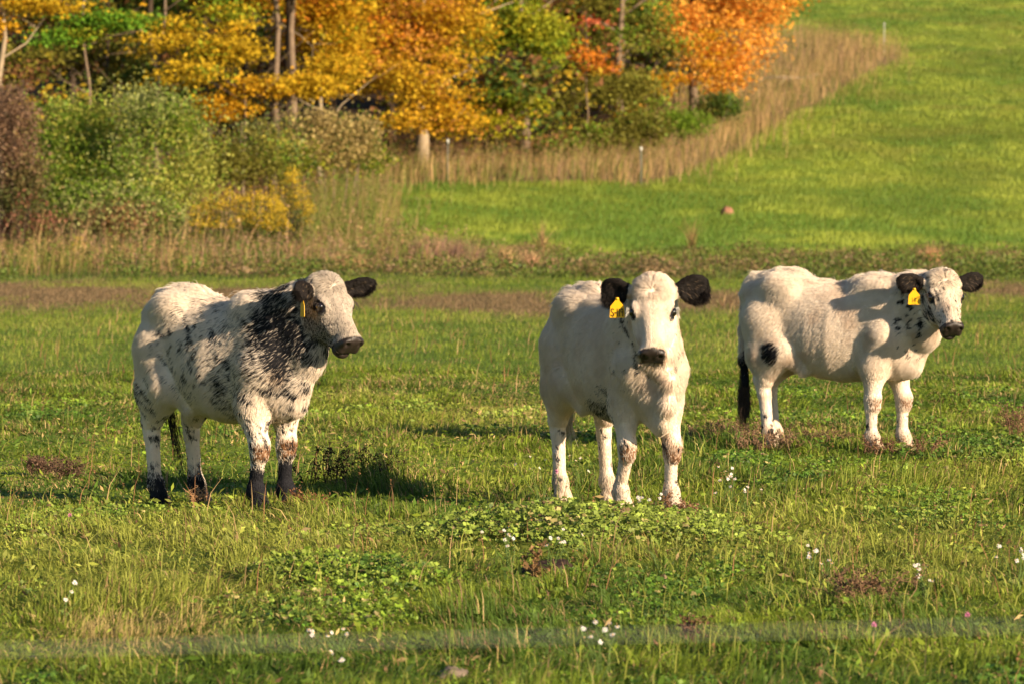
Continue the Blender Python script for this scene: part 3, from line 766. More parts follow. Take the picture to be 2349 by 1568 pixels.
# ------------------------------------------------------------------ calves
class Field:
    """signed distance grid with smooth unions; surface extracted with surface nets"""
    def __init__(s, lo, hi, h):
        s.lo = np.array(lo, dtype=np.float32); s.h = h
        s.n = [int(math.ceil((hi[i] - lo[i]) / h)) + 1 for i in range(3)]
        s.V = np.full(s.n, 0.25, dtype=np.float32)
        s.ax = [s.lo[i] + h * np.arange(s.n[i], dtype=np.float32) for i in range(3)]
    def _slice(s, lo, hi, m):
        sl = []
        for i in range(3):
            a = int((lo[i] - m - s.lo[i]) / s.h); b = int((hi[i] + m - s.lo[i]) / s.h) + 2
            sl.append(slice(max(a, 0), max(min(b, s.n[i]), 0)))
        return tuple(sl)
    def put(s, fn, lo, hi, k=0.04, m=0.12, sub=False):
        sl = s._slice(lo, hi, m)
        X = s.ax[0][sl[0]][:, None, None]; Y = s.ax[1][sl[1]][None, :, None]; Z = s.ax[2][sl[2]][None, None, :]
        if 0 in (X.size, Y.size, Z.size): return
        d = fn(X, Y, Z).astype(np.float32)
        a = s.V[sl]
        if sub:
            hh = np.clip(0.5 - 0.5 * (a + d) / k, 0, 1)
            s.V[sl] = a * (1 - hh) - d * hh + k * hh * (1 - hh)
        else:
            hh = np.clip(0.5 + 0.5 * (a - d) / k, 0, 1)
            s.V[sl] = a * (1 - hh) + d * hh - k * hh * (1 - hh)
    def ell(s, c, r, M=None, k=0.04, sub=False):
        """ellipsoid; M rows are its axes"""
        c = np.array(c, dtype=np.float32); r = np.array(r, dtype=np.float32)
        M = np.eye(3, dtype=np.float32) if M is None else np.array(M, dtype=np.float32)
        ext = np.sqrt(((M * r[:, None]) ** 2).sum(0))
        def fn(X, Y, Z):
            x = X - c[0]; y = Y - c[1]; z = Z - c[2]
            q = [(M[i][0] * x + M[i][1] * y + M[i][2] * z) for i in range(3)]
            k0 = np.sqrt(sum((q[i] / r[i]) ** 2 for i in range(3)))
            k1 = np.sqrt(sum((q[i] / r[i] ** 2) ** 2 for i in range(3))) + 1e-6
            return k0 * (k0 - 1) / k1
        s.put(fn, c - ext, c + ext, k, sub=sub)
    def cone(s, a, b, ra, rb, k=0.04, flat=None):
        """round cone; flat=(axis, factor) squeezes along an axis"""
        a = np.array(a, dtype=np.float32); b = np.array(b, dtype=np.float32)
        d = b - a; L2 = float(d @ d) + 1e-9
        def fn(X, Y, Z):
            x = X - a[0]; y = Y - a[1]; z = Z - a[2]
            t = np.clip((x * d[0] + y * d[1] + z * d[2]) / L2, 0, 1)
            qx = x - t * d[0]; qy = y - t * d[1]; qz = z - t * d[2]
            if flat is not None:
                fa, ff = flat
                dt = qx * fa[0] + qy * fa[1] + qz * fa[2]
                l2 = qx * qx + qy * qy + qz * qz + dt * dt * (1 / ff ** 2 - 1)
            else: l2 = qx * qx + qy * qy + qz * qz
            return (np.sqrt(l2) - (ra + (rb - ra) * t)) * (flat[1] if flat is not None else 1.0) ** 0.5
        r = max(ra, rb)
        s.put(fn, np.minimum(a, b) - r, np.maximum(a, b) + r, k)
    def chain(s, pts, rads, k=0.03, flat=None):
        for i in range(len(pts) - 1): s.cone(pts[i], pts[i + 1], rads[i], rads[i + 1], k, flat)
    def extract(s):
        V = s.V; n = V.shape; S = V < 0
        c = [x - 1 for x in n]
        acc = np.zeros((*c, 3), dtype=np.float32); cnt = np.zeros(c, dtype=np.float32)
        edges = []
        for ax in range(3):
            a = [slice(None)] * 3; b = [slice(None)] * 3
            a[ax] = slice(0, n[ax] - 1); b[ax] = slice(1, n[ax])
            A = V[tuple(a)]; B = V[tuple(b)]
            I = np.argwhere((A < 0) != (B < 0))
            va = A[I[:, 0], I[:, 1], I[:, 2]]; vb = B[I[:, 0], I[:, 1], I[:, 2]]
            t = va / (va - vb)
            P = I.astype(np.float32); P[:, ax] += t
            o = [q for q in range(3) if q != ax]
            for du in (0, -1):
                for dv in (0, -1):
                    J = I.copy(); J[:, o[0]] += du; J[:, o[1]] += dv
                    ok = np.all((J >= 0) & (J < np.array(c)), axis=1)
                    Jk = J[ok]
                    np.add.at(acc, (Jk[:, 0], Jk[:, 1], Jk[:, 2]), P[ok])
                    np.add.at(cnt, (Jk[:, 0], Jk[:, 1], Jk[:, 2]), 1)
            edges.append((ax, o, I, va < 0))
        act = cnt > 0
        idx = np.full(c, -1, dtype=np.int64); idx[act] = np.arange(act.sum())
        verts = acc[act] / cnt[act][:, None] * s.h + s.lo
        faces = []
        for ax, o, I, neg in edges:
            ok = (I[:, o[0]] > 0) & (I[:, o[1]] > 0) & (I[:, o[0]] < c[o[0]]) & (I[:, o[1]] < c[o[1]]) & (I[:, ax] < c[ax])
            I = I[ok]; ng = neg[ok]
            def at(du, dv):
                J = I.copy(); J[:, o[0]] += du; J[:, o[1]] += dv
                return idx[J[:, 0], J[:, 1], J[:, 2]]
            q = np.stack([at(-1, -1), at(0, -1), at(0, 0), at(-1, 0)], 1)
            flip = ng if ax != 1 else ~ng
            q[~flip] = q[~flip][:, ::-1]
            faces.append(q)
        return verts, np.concatenate(faces)

BODY_ST = np.array([  # x, top, bottom, half width
    (-0.560, 0.80, 0.78, 0.005), (-0.535, 0.900, 0.70, 0.06), (-0.50, 0.965, 0.62, 0.105), (-0.43, 1.010, 0.54, 0.150),
    (-0.33, 1.028, 0.53, 0.180), (-0.20, 1.012, 0.470, 0.200), (-0.06, 0.978, 0.425, 0.220), (0.08, 0.966, 0.405, 0.222),
    (0.20, 0.972, 0.412, 0.196), (0.31, 0.976, 0.432, 0.162), (0.41, 0.965, 0.435, 0.150), (0.49, 0.920, 0.465, 0.132),
    (0.535, 0.88, 0.55, 0.095), (0.57, 0.81, 0.63, 0.05), (0.585, 0.74, 0.70, 0.005)])

def torso(X, Y, Z, sag=0.0):
    x = X.ravel()
    xs = BODY_ST[:, 0]
    top, bot, wd = [np.interp(x, xs, BODY_ST[:, i]) for i in (1, 2, 3)]
    bot = bot - sag * np.exp(-((x + 0.02) / 0.22) ** 2)
    cz = ((top + bot) / 2)[:, None, None]; hh = np.maximum((top - bot) / 2, 0.02)[:, None, None]
    ww = np.maximum(wd, 0.01)[:, None, None]
    t = np.clip((Z - cz) / hh, -1.2, 1.2)
    ww = ww * (1 - 0.10 * t - 0.06 * t * t)
    e = 2.25
    q = (np.abs(Y / ww) ** e + np.abs((Z - cz) / hh) ** e) ** (1 / e)
    d = (q - 1) * np.minimum(ww, hh)
    out = np.maximum(np.maximum(xs[0] - x, x - xs[-1]), 0)[:, None, None]
    return d + out

class HeadFrame:
    def __init__(s, origin, yaw, pitch, roll=0.0, scale=1.0):
        cy, sy = math.cos(yaw), math.sin(yaw); cp, sp = math.cos(pitch), math.sin(pitch)
        F = Vector((cy * cp, sy * cp, -sp)); U = Vector((cy * sp, sy * sp, cp)); S = U.cross(F)
        if roll:
            q = Matrix.Rotation(roll, 3, F); U = q @ U; S = q @ S
        s.o = Vector(origin); s.F = F; s.S = S; s.U = U; s.k = scale
        s.M = np.array([F, S, U], dtype=np.float32)
    def p(s, f, q, u): return s.o + (s.F * f + s.S * q + s.U * u) * s.k
    def local(s, P):
        return ((P - np.array(s.o, dtype=np.float32)) @ s.M.T) / s.k

def build_calf_mesh(spec):
    H = spec['H']; k = H.k
    fl = Field((-0.72, -0.62, -0.03), (1.15, 0.62, 1.36), 0.0085)
    fl.put(lambda X, Y, Z: torso(X, Y, Z, spec.get('sag', 0)), (-0.56, -0.25, 0.36), (0.60, 0.25, 1.05), 0.03, 0.15)
    # hip bones, spine, shoulder, brisket
    for s_ in (1, -1):
        fl.ell((-0.27, s_ * 0.135, 0.930), (0.085, 0.055, 0.055), k=0.09)
        fl.ell((-0.50, s_ * 0.075, 0.90), (0.05, 0.04, 0.05), k=0.06)
        fl.ell((0.33, s_ * 0.098, 0.76), (0.13, 0.050, 0.20), k=0.09)
        fl.ell((0.46, s_ * 0.078, 0.66), (0.08, 0.055, 0.10), k=0.06)
        fl.ell((0.31, s_ * 0.06, 0.945), (0.12, 0.05, 0.05), k=0.06)
        fl.ell((-0.35, s_ * 0.115, 0.76), (0.16, 0.065, 0.20), k=0.07)
    fl.cone((-0.50, 0, 0.955), (-0.22, 0, 0.985), 0.045, 0.05, 0.05)
    fl.ell((0.48, 0, 0.55), (0.09, 0.080, 0.10), k=0.06)
    fl.ell((0.42, 0, 0.475), (0.09, 0.05, 0.05), k=0.05)
    # legs
    for nm, s_ in (('fr', -1), ('fl', 1)):
        fx, fy = spec[nm]; kx = fx + spec.get(nm + '_knee', 0.0)
        ex = 0.35 + 0.35 * (fx - 0.36)
        y1 = s_ * 0.120
        fl.chain([(0.40, y1, 0.66), (ex, y1 + 0.2 * (fy - y1), 0.50), (kx, fy + 0.2 * (y1 - fy), 0.31)], [0.092, 0.066, 0.043], 0.06)
        fl.chain([(kx + .004, fy + 0.2 * (y1 - fy), 0.315), (kx + .004, fy + 0.15 * (y1 - fy), 0.275)], [0.048, 0.045], 0.02)
        fl.chain([(kx - .004, fy + 0.15 * (y1 - fy), 0.27), (fx - 0.006, fy, 0.12), (fx, fy, 0.095), (fx + 0.028, fy, 0.045)], [0.033, 0.030, 0.040, 0.038], 0.02)
        for h_ in (-1, 1):
            fl.cone((fx + 0.022, fy + h_ * 0.021, 0.042), (fx + 0.048, fy + h_ * 0.023, 0.018), 0.030, 0.027, 0.008)
    for nm, s_ in (('hr', -1), ('hl', 1)):
        fx, fy = spec[nm]
        hx = fx - 0.055
        y1 = s_ * 0.145
        fl.chain([(-0.35, y1 * .8, 0.72), (-0.28, y1 * .95, 0.57)], [0.115, 0.080], 0.06)
        fl.chain([(-0.42, s_ * 0.115, 0.75), (-0.40 + 0.25 * (hx + 0.42), s_ * 0.125, 0.55), (hx + 0.015, fy * 0.75 + s_ * 0.03, 0.40)], [0.11, 0.092, 0.046], 0.055)
        fl.chain([(-0.27, y1, 0.57), (hx + 0.04, fy * 0.75 + s_ * 0.035, 0.43)], [0.092, 0.045], 0.055)
        fl.chain([(hx - 0.012, fy * 0.85 + s_ * 0.02, 0.405), (hx + 0.012, fy * 0.9 + s_ * 0.01, 0.33)], [0.038, 0.038], 0.025)
        fl.chain([(hx + 0.012, fy * 0.9 + s_ * 0.01, 0.34), (fx - 0.018, fy, 0.13), (fx - 0.008, fy, 0.10), (fx + 0.022, fy, 0.045)], [0.037, 0.032, 0.041, 0.039], 0.02)
        fl.ell((hx - 0.036, fy * 0.8 + s_ * 0.026, 0.425), (0.020, 0.018, 0.036), k=0.02)
        for h_ in (-1, 1):
            fl.cone((fx + 0.016, fy + h_ * 0.021, 0.042), (fx + 0.042, fy + h_ * 0.023, 0.018), 0.030, 0.027, 0.008)
    # flank folds
    for s_ in (1, -1):
        fl.cone((-0.20, s_ * 0.15, 0.58), (-0.12, s_ * 0.13, 0.47), 0.04, 0.025, 0.06)
    # neck
    nb = H.p(0.03, 0, -0.125); nth = H.p(0.13, 0, -0.185)
    m1 = Vector((0.40, 0, 0.86)).lerp(nb, 0.5) + Vector((0, 0, 0.012))
    m2 = Vector((0.50, 0, 0.64)).lerp(nth, 0.5) + Vector((0, 0, -0.015))
    fl.chain([(0.36, 0, 0.84), tuple(m1), tuple(nb)], [0.125, 0.096, 0.080], 0.06)
    fl.chain([(0.42, 0, 0.70), tuple(m2), tuple(nth)], [0.120, 0.082, 0.058], 0.06)
    fl.chain([(0.40, 0, 0.78), tuple((m1 + m2) / 2), tuple((nb + nth) / 2)], [0.130, 0.092, 0.074], 0.06)
    dl = m2 + Vector((0.05, 0, -0.085))
    if spec['kind'] == 'cream':
        fl.chain([(0.545, 0, 0.43), (0.590, 0, 0.50), (0.612, 0, 0.62), tuple(dl), tuple(H.p(0.17, 0, -0.205))], [0.030, 0.030, 0.024, 0.022, 0.028], 0.045)
        fl.ell((0.50, 0, 0.43), (0.08, 0.036, 0.065), k=0.05)
    else:
        fl.chain([(0.53, 0, 0.50), (0.565, 0, 0.60), tuple(dl - Vector((0.02, 0, -0.02))), tuple(H.p(0.17, 0, -0.205))], [0.045, 0.035, 0.030, 0.034], 0.07)
    # head
    def he(f, q, u, r, kk=0.03, sub=False):
        fl.ell(tuple(H.p(f, q, u)), [x * k for x in r], H.M, kk, sub)
    def hc(a, b, ra, rb, kk=0.03, flat=None):
        fl.cone(tuple(H.p(*a)), tuple(H.p(*b)), ra * k, rb * k, kk, flat)
    he(0.065, 0, -0.075, (0.090, 0.094, 0.082))
    he(0.030, 0, -0.060, (0.055, 0.070, 0.060))
    he(0.125, 0, -0.068, (0.110, 0.086, 0.066))
    for s_ in (1, -1):
        he(0.150, s_ * 0.074, -0.064, (0.045, 0.030, 0.036), 0.025)
        he(0.138, s_ * 0.078, -0.038, (0.036, 0.020, 0.018), 0.018)
        he(0.150, s_ * 0.050, -0.150, (0.100, 0.040, 0.074), 0.035)
        he(0.215, s_ * 0.054, -0.100, (0.08, 0.026, 0.03), 0.03)
    hc((0.15, 0, -0.085), (0.340, 0, -0.082), 0.068, 0.050)
    hc((0.16, 0, -0.052), (0.350, 0, -0.054), 0.038, 0.034)
    hc((0.15, 0, -0.180), (0.340, 0, -0.138), 0.052, 0.036)
    # muzzle: broad upper lip, blunt nose pad, chin
    he(0.350, 0, -0.086, (0.042, 0.063, 0.054), 0.02)
    for s_ in (1, -1):
        he(0.372, s_ * 0.033, -0.062, (0.026, 0.031, 0.033), 0.012)
        he(0.352, s_ * 0.040, -0.110, (0.044, 0.027, 0.030), 0.012)
    he(0.342, 0, -0.156, (0.042, 0.046, 0.028), 0.010)
    hx = H.p(0.427, 0, -0.06)      # flatten the front of the nose
    fl.ell(tuple(hx), (0.028 * k, 0.10 * k, 0.10 * k), H.M, 0.03, True)
    # mouth line, nostrils, philtrum, eye sockets
    he(0.375, 0, -0.133, (0.062, 0.080, 0.0050), 0.006, True)
    he(0.396, 0, -0.080, (0.008, 0.003, 0.045), 0.006, True)
    for s_ in (1, -1):
        he(0.396, s_ * 0.038, -0.058, (0.026, 0.011, 0.016), 0.006, True)
        he(0.400, s_ * 0.048, -0.072, (0.020, 0.012, 0.007), 0.006, True)
        he(0.155, s_ * 0.110, -0.050, (0.026, 0.020, 0.017), 0.008, True)
    # ears
    for s_, (az, el, tw) in ((1, spec['ear_l']), (-1, spec['ear_r'])):
        fr = ear_frame(H, s_, az, el, tw)
        o, E, W, N = fr
        Me = np.array([E, W, N], dtype=np.float32)
        ctr = o + E * 0.085
        fl.cone(tuple(o - E * 0.02), tuple(o + E * 0.035), 0.030, 0.028, 0.02)
        ew = spec.get('earw', 1.0)
        fl.ell(tuple(o + E * 0.095), (0.078, 0.046 * ew, 0.014), Me, 0.02)
        fl.ell(tuple(o + E * 0.090 + N * 0.016), (0.058, 0.030 * ew, 0.012), Me, 0.008, True)
    # tail
    tp = spec['tail']
    fl.chain([(-0.49, 0, 0.985)] + tp, [0.034, 0.030] + [0.019] * (len(tp) - 1), 0.03)
    # floor of the hooves
    fl.V[:, :, :] = np.maximum(fl.V, -fl.ax[2][None, None, :] + 0.0)
    v, q = fl.extract()
    # proportions of the individual
    lx, wy = spec.get('lx', 1.0), spec.get('wy', 1.0)
    v = v.astype(np.float64)
    x = v[:, 0].copy()
    v[:, 1] *= wy + (1 - wy) * sstep(0.40, 0.66, x + 0.25 * np.clip(v[:, 2] - 0.8, 0, 1))
    v[:, 0] = np.where(x < 0.35, x * lx, x - 0.35 * (1 - lx))
    H.o = H.o - Vector((0.35 * (1 - lx), 0, 0))
    spec['tail'] = [(p[0] * lx, p[1], p[2]) for p in spec['tail']]
    return v, q

def ear_frame(H, s_, az, el, tw):
    """root and axes of an ear: E outwards, W across, N the hollow's normal"""
    o = H.p(0.045, s_ * 0.085, -0.072)
    fw = Vector((H.F.x, H.F.y, 0)).normalized()
    lat = H.S * s_
    E = (lat * math.cos(R(az)) + fw * math.sin(R(az))) * math.cos(R(el)) - Vector((0, 0, 1)) * math.sin(R(el))
    E.normalize()
    N = (fw * math.cos(R(az)) - lat * math.sin(R(az))) * math.cos(R(tw)) - Vector((0, 0, 1)) * math.sin(R(tw))
    N = (N - E * N.dot(E)).normalized()
    W = N.cross(E)
    if W.z < 0: W = -W
    return o, E, W, N

def vert_normals(v, q):
    a = v[q[:, 2]] - v[q[:, 0]]; b = v[q[:, 3]] - v[q[:, 1]]
    fn = np.cross(a, b)
    vn = np.zeros_like(v)
    for i in range(4): np.add.at(vn, q[:, i], fn)
    return vn / (np.linalg.norm(vn, axis=1, keepdims=True) + 1e-9), np.linalg.norm(fn, axis=1) * 0.5

WHITE = np.array((0.84, 0.725, 0.61)); BLACK = np.array((0.013, 0.013, 0.017)); BROWN = np.array((0.22, 0.105, 0.045))
NOSE = np.array((0.020, 0.014, 0.012)); PINK = np.array((0.52, 0.32, 0.19))
EARC = np.array((0.012, 0.009, 0.008))

def blob(P, c, r, e=2.0):
    return 1 - np.sqrt((((P - np.array(c)) / np.array(r)) ** 2).sum(1))
def region_masks(spec, P):
    H = spec['H']
    L = H.local(P)
    head = sstep(0.19, 0.14, np.linalg.norm((L - np.array((0.16, 0, -0.09))) / np.array((1.35, 0.9, 0.95)), axis=1))
    muz = sstep(0.330, 0.340, L[:, 0] - 0.30 * (L[:, 2] + 0.09)) * (np.abs(L[:, 1]) < 0.1) * (np.abs(L[:, 2] + 0.1) < 0.11)
    ear = np.zeros(len(P)); einner = np.zeros(len(P))
    for s_, a in ((1, spec['ear_l']), (-1, spec['ear_r'])):
        o, E, W, N = ear_frame(H, s_, *a)
        Q = P - np.array(o)
        e = Q @ np.array(E); ww = Q @ np.array(W); nn = Q @ np.array(N)
        m = (e > 0.028) & (e < 0.2) & (np.abs(ww) < 0.07) & (np.abs(nn) < 0.045)
        ear = np.where(m, 1.0, ear)
        ei = m & (nn > 0.002) & (((e - 0.09) / 0.055) ** 2 + (ww / 0.032) ** 2 < 1)
        einner = np.where(ei, 1.0, einner)
    return L, head, muz, ear, einner

def coat(spec, P, strand=True):
    """coat colour at points of the skin"""
    H = spec['H']; rng = np.random.default_rng(3)
    L, head, muz, ear, einner = region_masks(spec, P)
    n1 = fbm(P * 9, 11, 3); n2 = fbm(P * np.array((52, 40, 30)) + np.stack([P[:, 2] * 34, P[:, 2] * 0, P[:, 0] * 8], 1), 21, 2); n3 = fbm(P * np.array((60, 60, 26)), 31, 2)
    r = rng.random(len(P)) if strand else np.full(len(P), 0.5)
    dark = np.zeros(len(P)); brown = np.zeros(len(P)); pink = np.zeros(len(P))
    x, y, z = P[:, 0], P[:, 1], P[:, 2]
    body = (1 - head) * (1 - ear)
    kind = spec['kind']
    legs = z < 0.36
    lx_ = spec.get('lx', 1.0)
    kxx = np.where(y < 0, spec['fr'][0] + spec.get('fr_knee', 0), spec['fl'][0]) - 0.35 * (1 - lx_)
    knee = sstep(0.055, 0.015, np.abs(z - 0.285 + 0.06 * (n1 - 0.5))) * sstep(-0.015, 0.02, x - kxx + 0.05 * (n2 - 0.5)) * (x > 0.2)
    if kind == 'speckled':
        # neck and shoulder patch, ragged
        nk = sstep(0.0, 0.55, 1.16 - np.sqrt(((x - 0.51 + 0.22 * (z - 0.85)) / np.where(x > 0.52, 0.13, 0.22)) ** 2 + ((z - 0.82) / 0.27) ** 2) + 0.9 * (n2 - 0.5) + 0.3 * (n1 - 0.5))
        nk = nk * (1 - 0.85 * sstep(0.50, 0.56, x) * sstep(0.76, 0.68, z))
        dark = np.maximum(dark, nk * 0.93)
        fl = np.maximum(blob(P, (-0.02, 0, 0.72), (0.36, 0.4, 0.24)), blob(P, (0.20, 0, 0.60), (0.2, 0.4, 0.2))) > 0
        str_ = sstep(0.0, 0.5, np.maximum(blob(P, (-0.02, 0, 0.74), (0.40, 0.5, 0.30)), blob(P, (0.22, 0, 0.60), (0.22, 0.5, 0.22))))
        spk = 0.75 * sstep(0.62, 0.72, n2 + 0.10 * (n1 - 0.5) + 0.06 * str_) * str_
        dark = np.maximum(dark, spk * body)
        dark = np.maximum(dark, 0.8 * sstep(0.2, 0.7, blob(P, (0.17, -0.2, 0.57), (0.05, 0.16, 0.13)) + n2 - 0.5) * body)
        dark = np.maximum(dark, 0.18 * sstep(0.0, 0.5, blob(P, (0.25, 0, 0.72), (0.3, 0.5, 0.3))) * (0.5 + n3) * body)
        dark = np.maximum(dark, sstep(0.60, 0.66, n2) * (z < 0.62) * body * 0.8 * ((x > 0.2) | (x < -0.25)))
        dark = np.maximum(dark, sstep(0.25, 0.19, z + 0.10 * (n1 - 0.5)) * (x > 0.1))
        dark = np.maximum(dark, sstep(0.20, 0.08, z + 0.16 * (n2 - 0.5)) * (x < 0.1))
        dark = np.maximum(dark, sstep(0.02, -0.01, x - spec['fr'][0] + 0.03 * (n1 - 0.5)) * (x > 0.2) * (z < 0.42) * 0.8 * sstep(0.52, 0.64, n2))
        brown = np.maximum(brown, knee)
        # face: roan
        roan = sstep(-0.05, -0.13, L[:, 2] + 0.07 * (n1 - 0.5)) * 0.55 + 0.10
        roan = np.maximum(roan, sstep(-0.11, -0.165, L[:, 2]) * 0.8)
        dark = np.where(head > 0.5, np.maximum(0.07 + 0.08 * n1, roan * (0.55 + 0.9 * (n2 - 0.25))), dark)
        pink = np.maximum(pink, sstep(0.0, 0.4, 0.35 * blob(P, (0.50, -0.13, 0.64), (0.07, 0.08, 0.09))))
    elif kind == 'cream':
        dark = np.maximum(dark, sstep(0.66, 0.72, n2) * sstep(0.0, 0.4, blob(P, (0.5, -0.1, 0.8), (0.22, 0.25, 0.25))) * body)
        dark = np.maximum(dark, sstep(0.0, 0.55, blob(P, (0.14, -0.16, 0.46), (0.20, 0.14, 0.085)) + 0.6 * (n2 - 0.5)) * 0.55)
        dark = np.maximum(dark, sstep(0.52, 0.62, n2) * (y < -0.02) * (x > 0.15) * (x < 0.33) * (z < 0.6) * (z > 0.27) * 0.6)
        dark = np.maximum(dark, sstep(0.70, 0.74, n2) * legs * 0.9)
        brown = np.maximum(brown, knee * 0.75)
        pink = np.maximum(pink, 0.20 * sstep(0.45, 0.7, n1) + 0.30 * sstep(0.5, 0.75, n1) * (x > 0.35))
        pink = np.maximum(pink, head * 0.18 * sstep(0.4, 0.7, n1))
    else:
        sp = sstep(0.0, 0.14, blob(P, (-0.27, -0.23, 0.575), (0.062, 0.12, 0.072)) + 0.18 * (n2 - 0.5))
        dark = np.maximum(dark, sp * 0.50); brown = np.maximum(brown, sp * 0.25)
        dark = np.maximum(dark, sstep(0.60, 0.66, fbm(P * 40, 45, 2)) * sstep(0.0, 0.4, blob(P, (0.56, -0.1, 0.80), (0.12, 0.25, 0.30))) * body)
        dark = np.maximum(dark, sstep(0.64, 0.70, fbm(P * 34, 44, 2)) * sstep(0.28, 0.12, z) * 0.9)
        brown = np.maximum(brown, knee * 0.8 * (n1 > 0.45))
        brown = np.maximum(brown, sstep(0.14, 0.04, z) * 0.5)
        dark = np.where(head > 0.5, sstep(0.62, 0.72, n2 + 0.06 * (np.abs(L[:, 1]) > 0.05)) * 0.7 + 0.10 * (0.4 + n1), dark)
        pink = np.maximum(pink, 0.30 * sstep(0.5, 0.75, n1))
    if spec.get('tail_dark'):
        dark = np.where((x < -0.47) & (z < 0.60 - 0.22 * r) & (z > 0.15) & (np.abs(y - spec['tail'][-1][1]) < 0.06), 1.0, dark)
    tan = sstep(0.5, 0.8, fbm(P * 5, 77, 2)) * 0.35
    base = WHITE * (1 - tan[:, None]) + np.array((0.74, 0.62, 0.48)) * tan[:, None]
    base = base * (1 - pink[:, None]) + PINK * pink[:, None]
    if kind == 'speckled': base = base * (1 - 0.30 * head[:, None])
    dirt = sstep(0.22, 0.05, z) * 0.4
    base = base * (1 - dirt[:, None]) + np.array((0.35, 0.24, 0.14)) * dirt[:, None]
    if strand:
        v = (0.95 + 0.06 * rng.random(len(P))) * (0.93 + 0.09 * sstep(0.3, 0.7, fbm(P * np.array((70, 70, 34)) + np.stack([P[:, 2] * 30, P[:, 2] * 0, P[:, 0] * 0], 1), 91, 2))); base = np.minimum(base * v[:, None], 0.86)
        pick = (r < dark)
        c = np.where(pick[:, None], BLACK * (0.7 + 0.9 * rng.random(len(P)))[:, None], base)
        pb = (rng.random(len(P)) < brown * 0.9) & ~pick
        c = np.where(pb[:, None], BROWN * (0.6 + 0.9 * rng.random(len(P)))[:, None], c)
    else:
        c = base * (1 - dark[:, None]) * 0.9 + BLACK * dark[:, None]
        c = c * (1 - brown[:, None] * .8) + BROWN * brown[:, None] * .8
    # muzzle, ears, eye rims
    er = np.zeros(len(P))
    for s_ in (1, -1):
        er = np.maximum(er, (np.linalg.norm((L - np.array((0.155, s_ * 0.100, -0.051))) / np.array((0.041, 0.045, 0.030)), axis=1) < 1))
    hz = spec.get('nose_big', 1.0)
    mm = muz if hz >= 1 else sstep(0.350, 0.358, L[:, 0]) * sstep(0.064, 0.058, np.abs(L[:, 1]) + 0.25 * np.maximum(-0.07 - L[:, 2], 0)) * sstep(-0.134, -0.128, L[:, 2])
    lip = sstep(0.006, 0.003, np.abs(L[:, 2] + 0.1335)) * (L[:, 0] > 0.30) * (L[:, 0] < 0.42) * (np.abs(L[:, 1]) < 0.09)
    for m_, cc in ((lip, np.array((0.06, 0.035, 0.02))), (mm, NOSE), (ear, EARC), (er, BLACK), (einner * 0.15, np.array((0.25, 0.17, 0.12)))):
        c = c * (1 - m_[:, None]) + cc * m_[:, None]
    return c.astype(np.float32), L, head, mm, ear, einner, er

def curves_obj(name, roots, P, rad, col, parent, mat):
    """P (n,k,3) points, rad (n,k), col (n,3)"""
    n, k = P.shape[:2]
    hcv = bpy.data.hair_curves.new(name)
    hcv.add_curves([k] * n)
    hcv.attributes['position'].data.foreach_set('vector', P.astype(np.float32).ravel()) if 'position' in hcv.attributes else hcv.position_data.foreach_set('vector', P.astype(np.float32).ravel())
    a = hcv.attributes.get('radius') or hcv.attributes.new('radius', 'FLOAT', 'POINT')
    a.data.foreach_set('value', rad.astype(np.float32).ravel())
    a = hcv.attributes.new('tint', 'FLOAT_COLOR', 'CURVE')
    c = np.ones((n, 4), dtype=np.float32); c[:, :3] = col
    a.data.foreach_set('color', c.ravel())
    return link(name, hcv, parent, mat)

def grow(v, q, area, n, rng, wt):
    w_ = area * wt
    f = rng.choice(len(q), size=n, p=w_ / w_.sum())
    a, b = rng.random(n)[:, None], rng.random(n)[:, None]
    return f, a, b

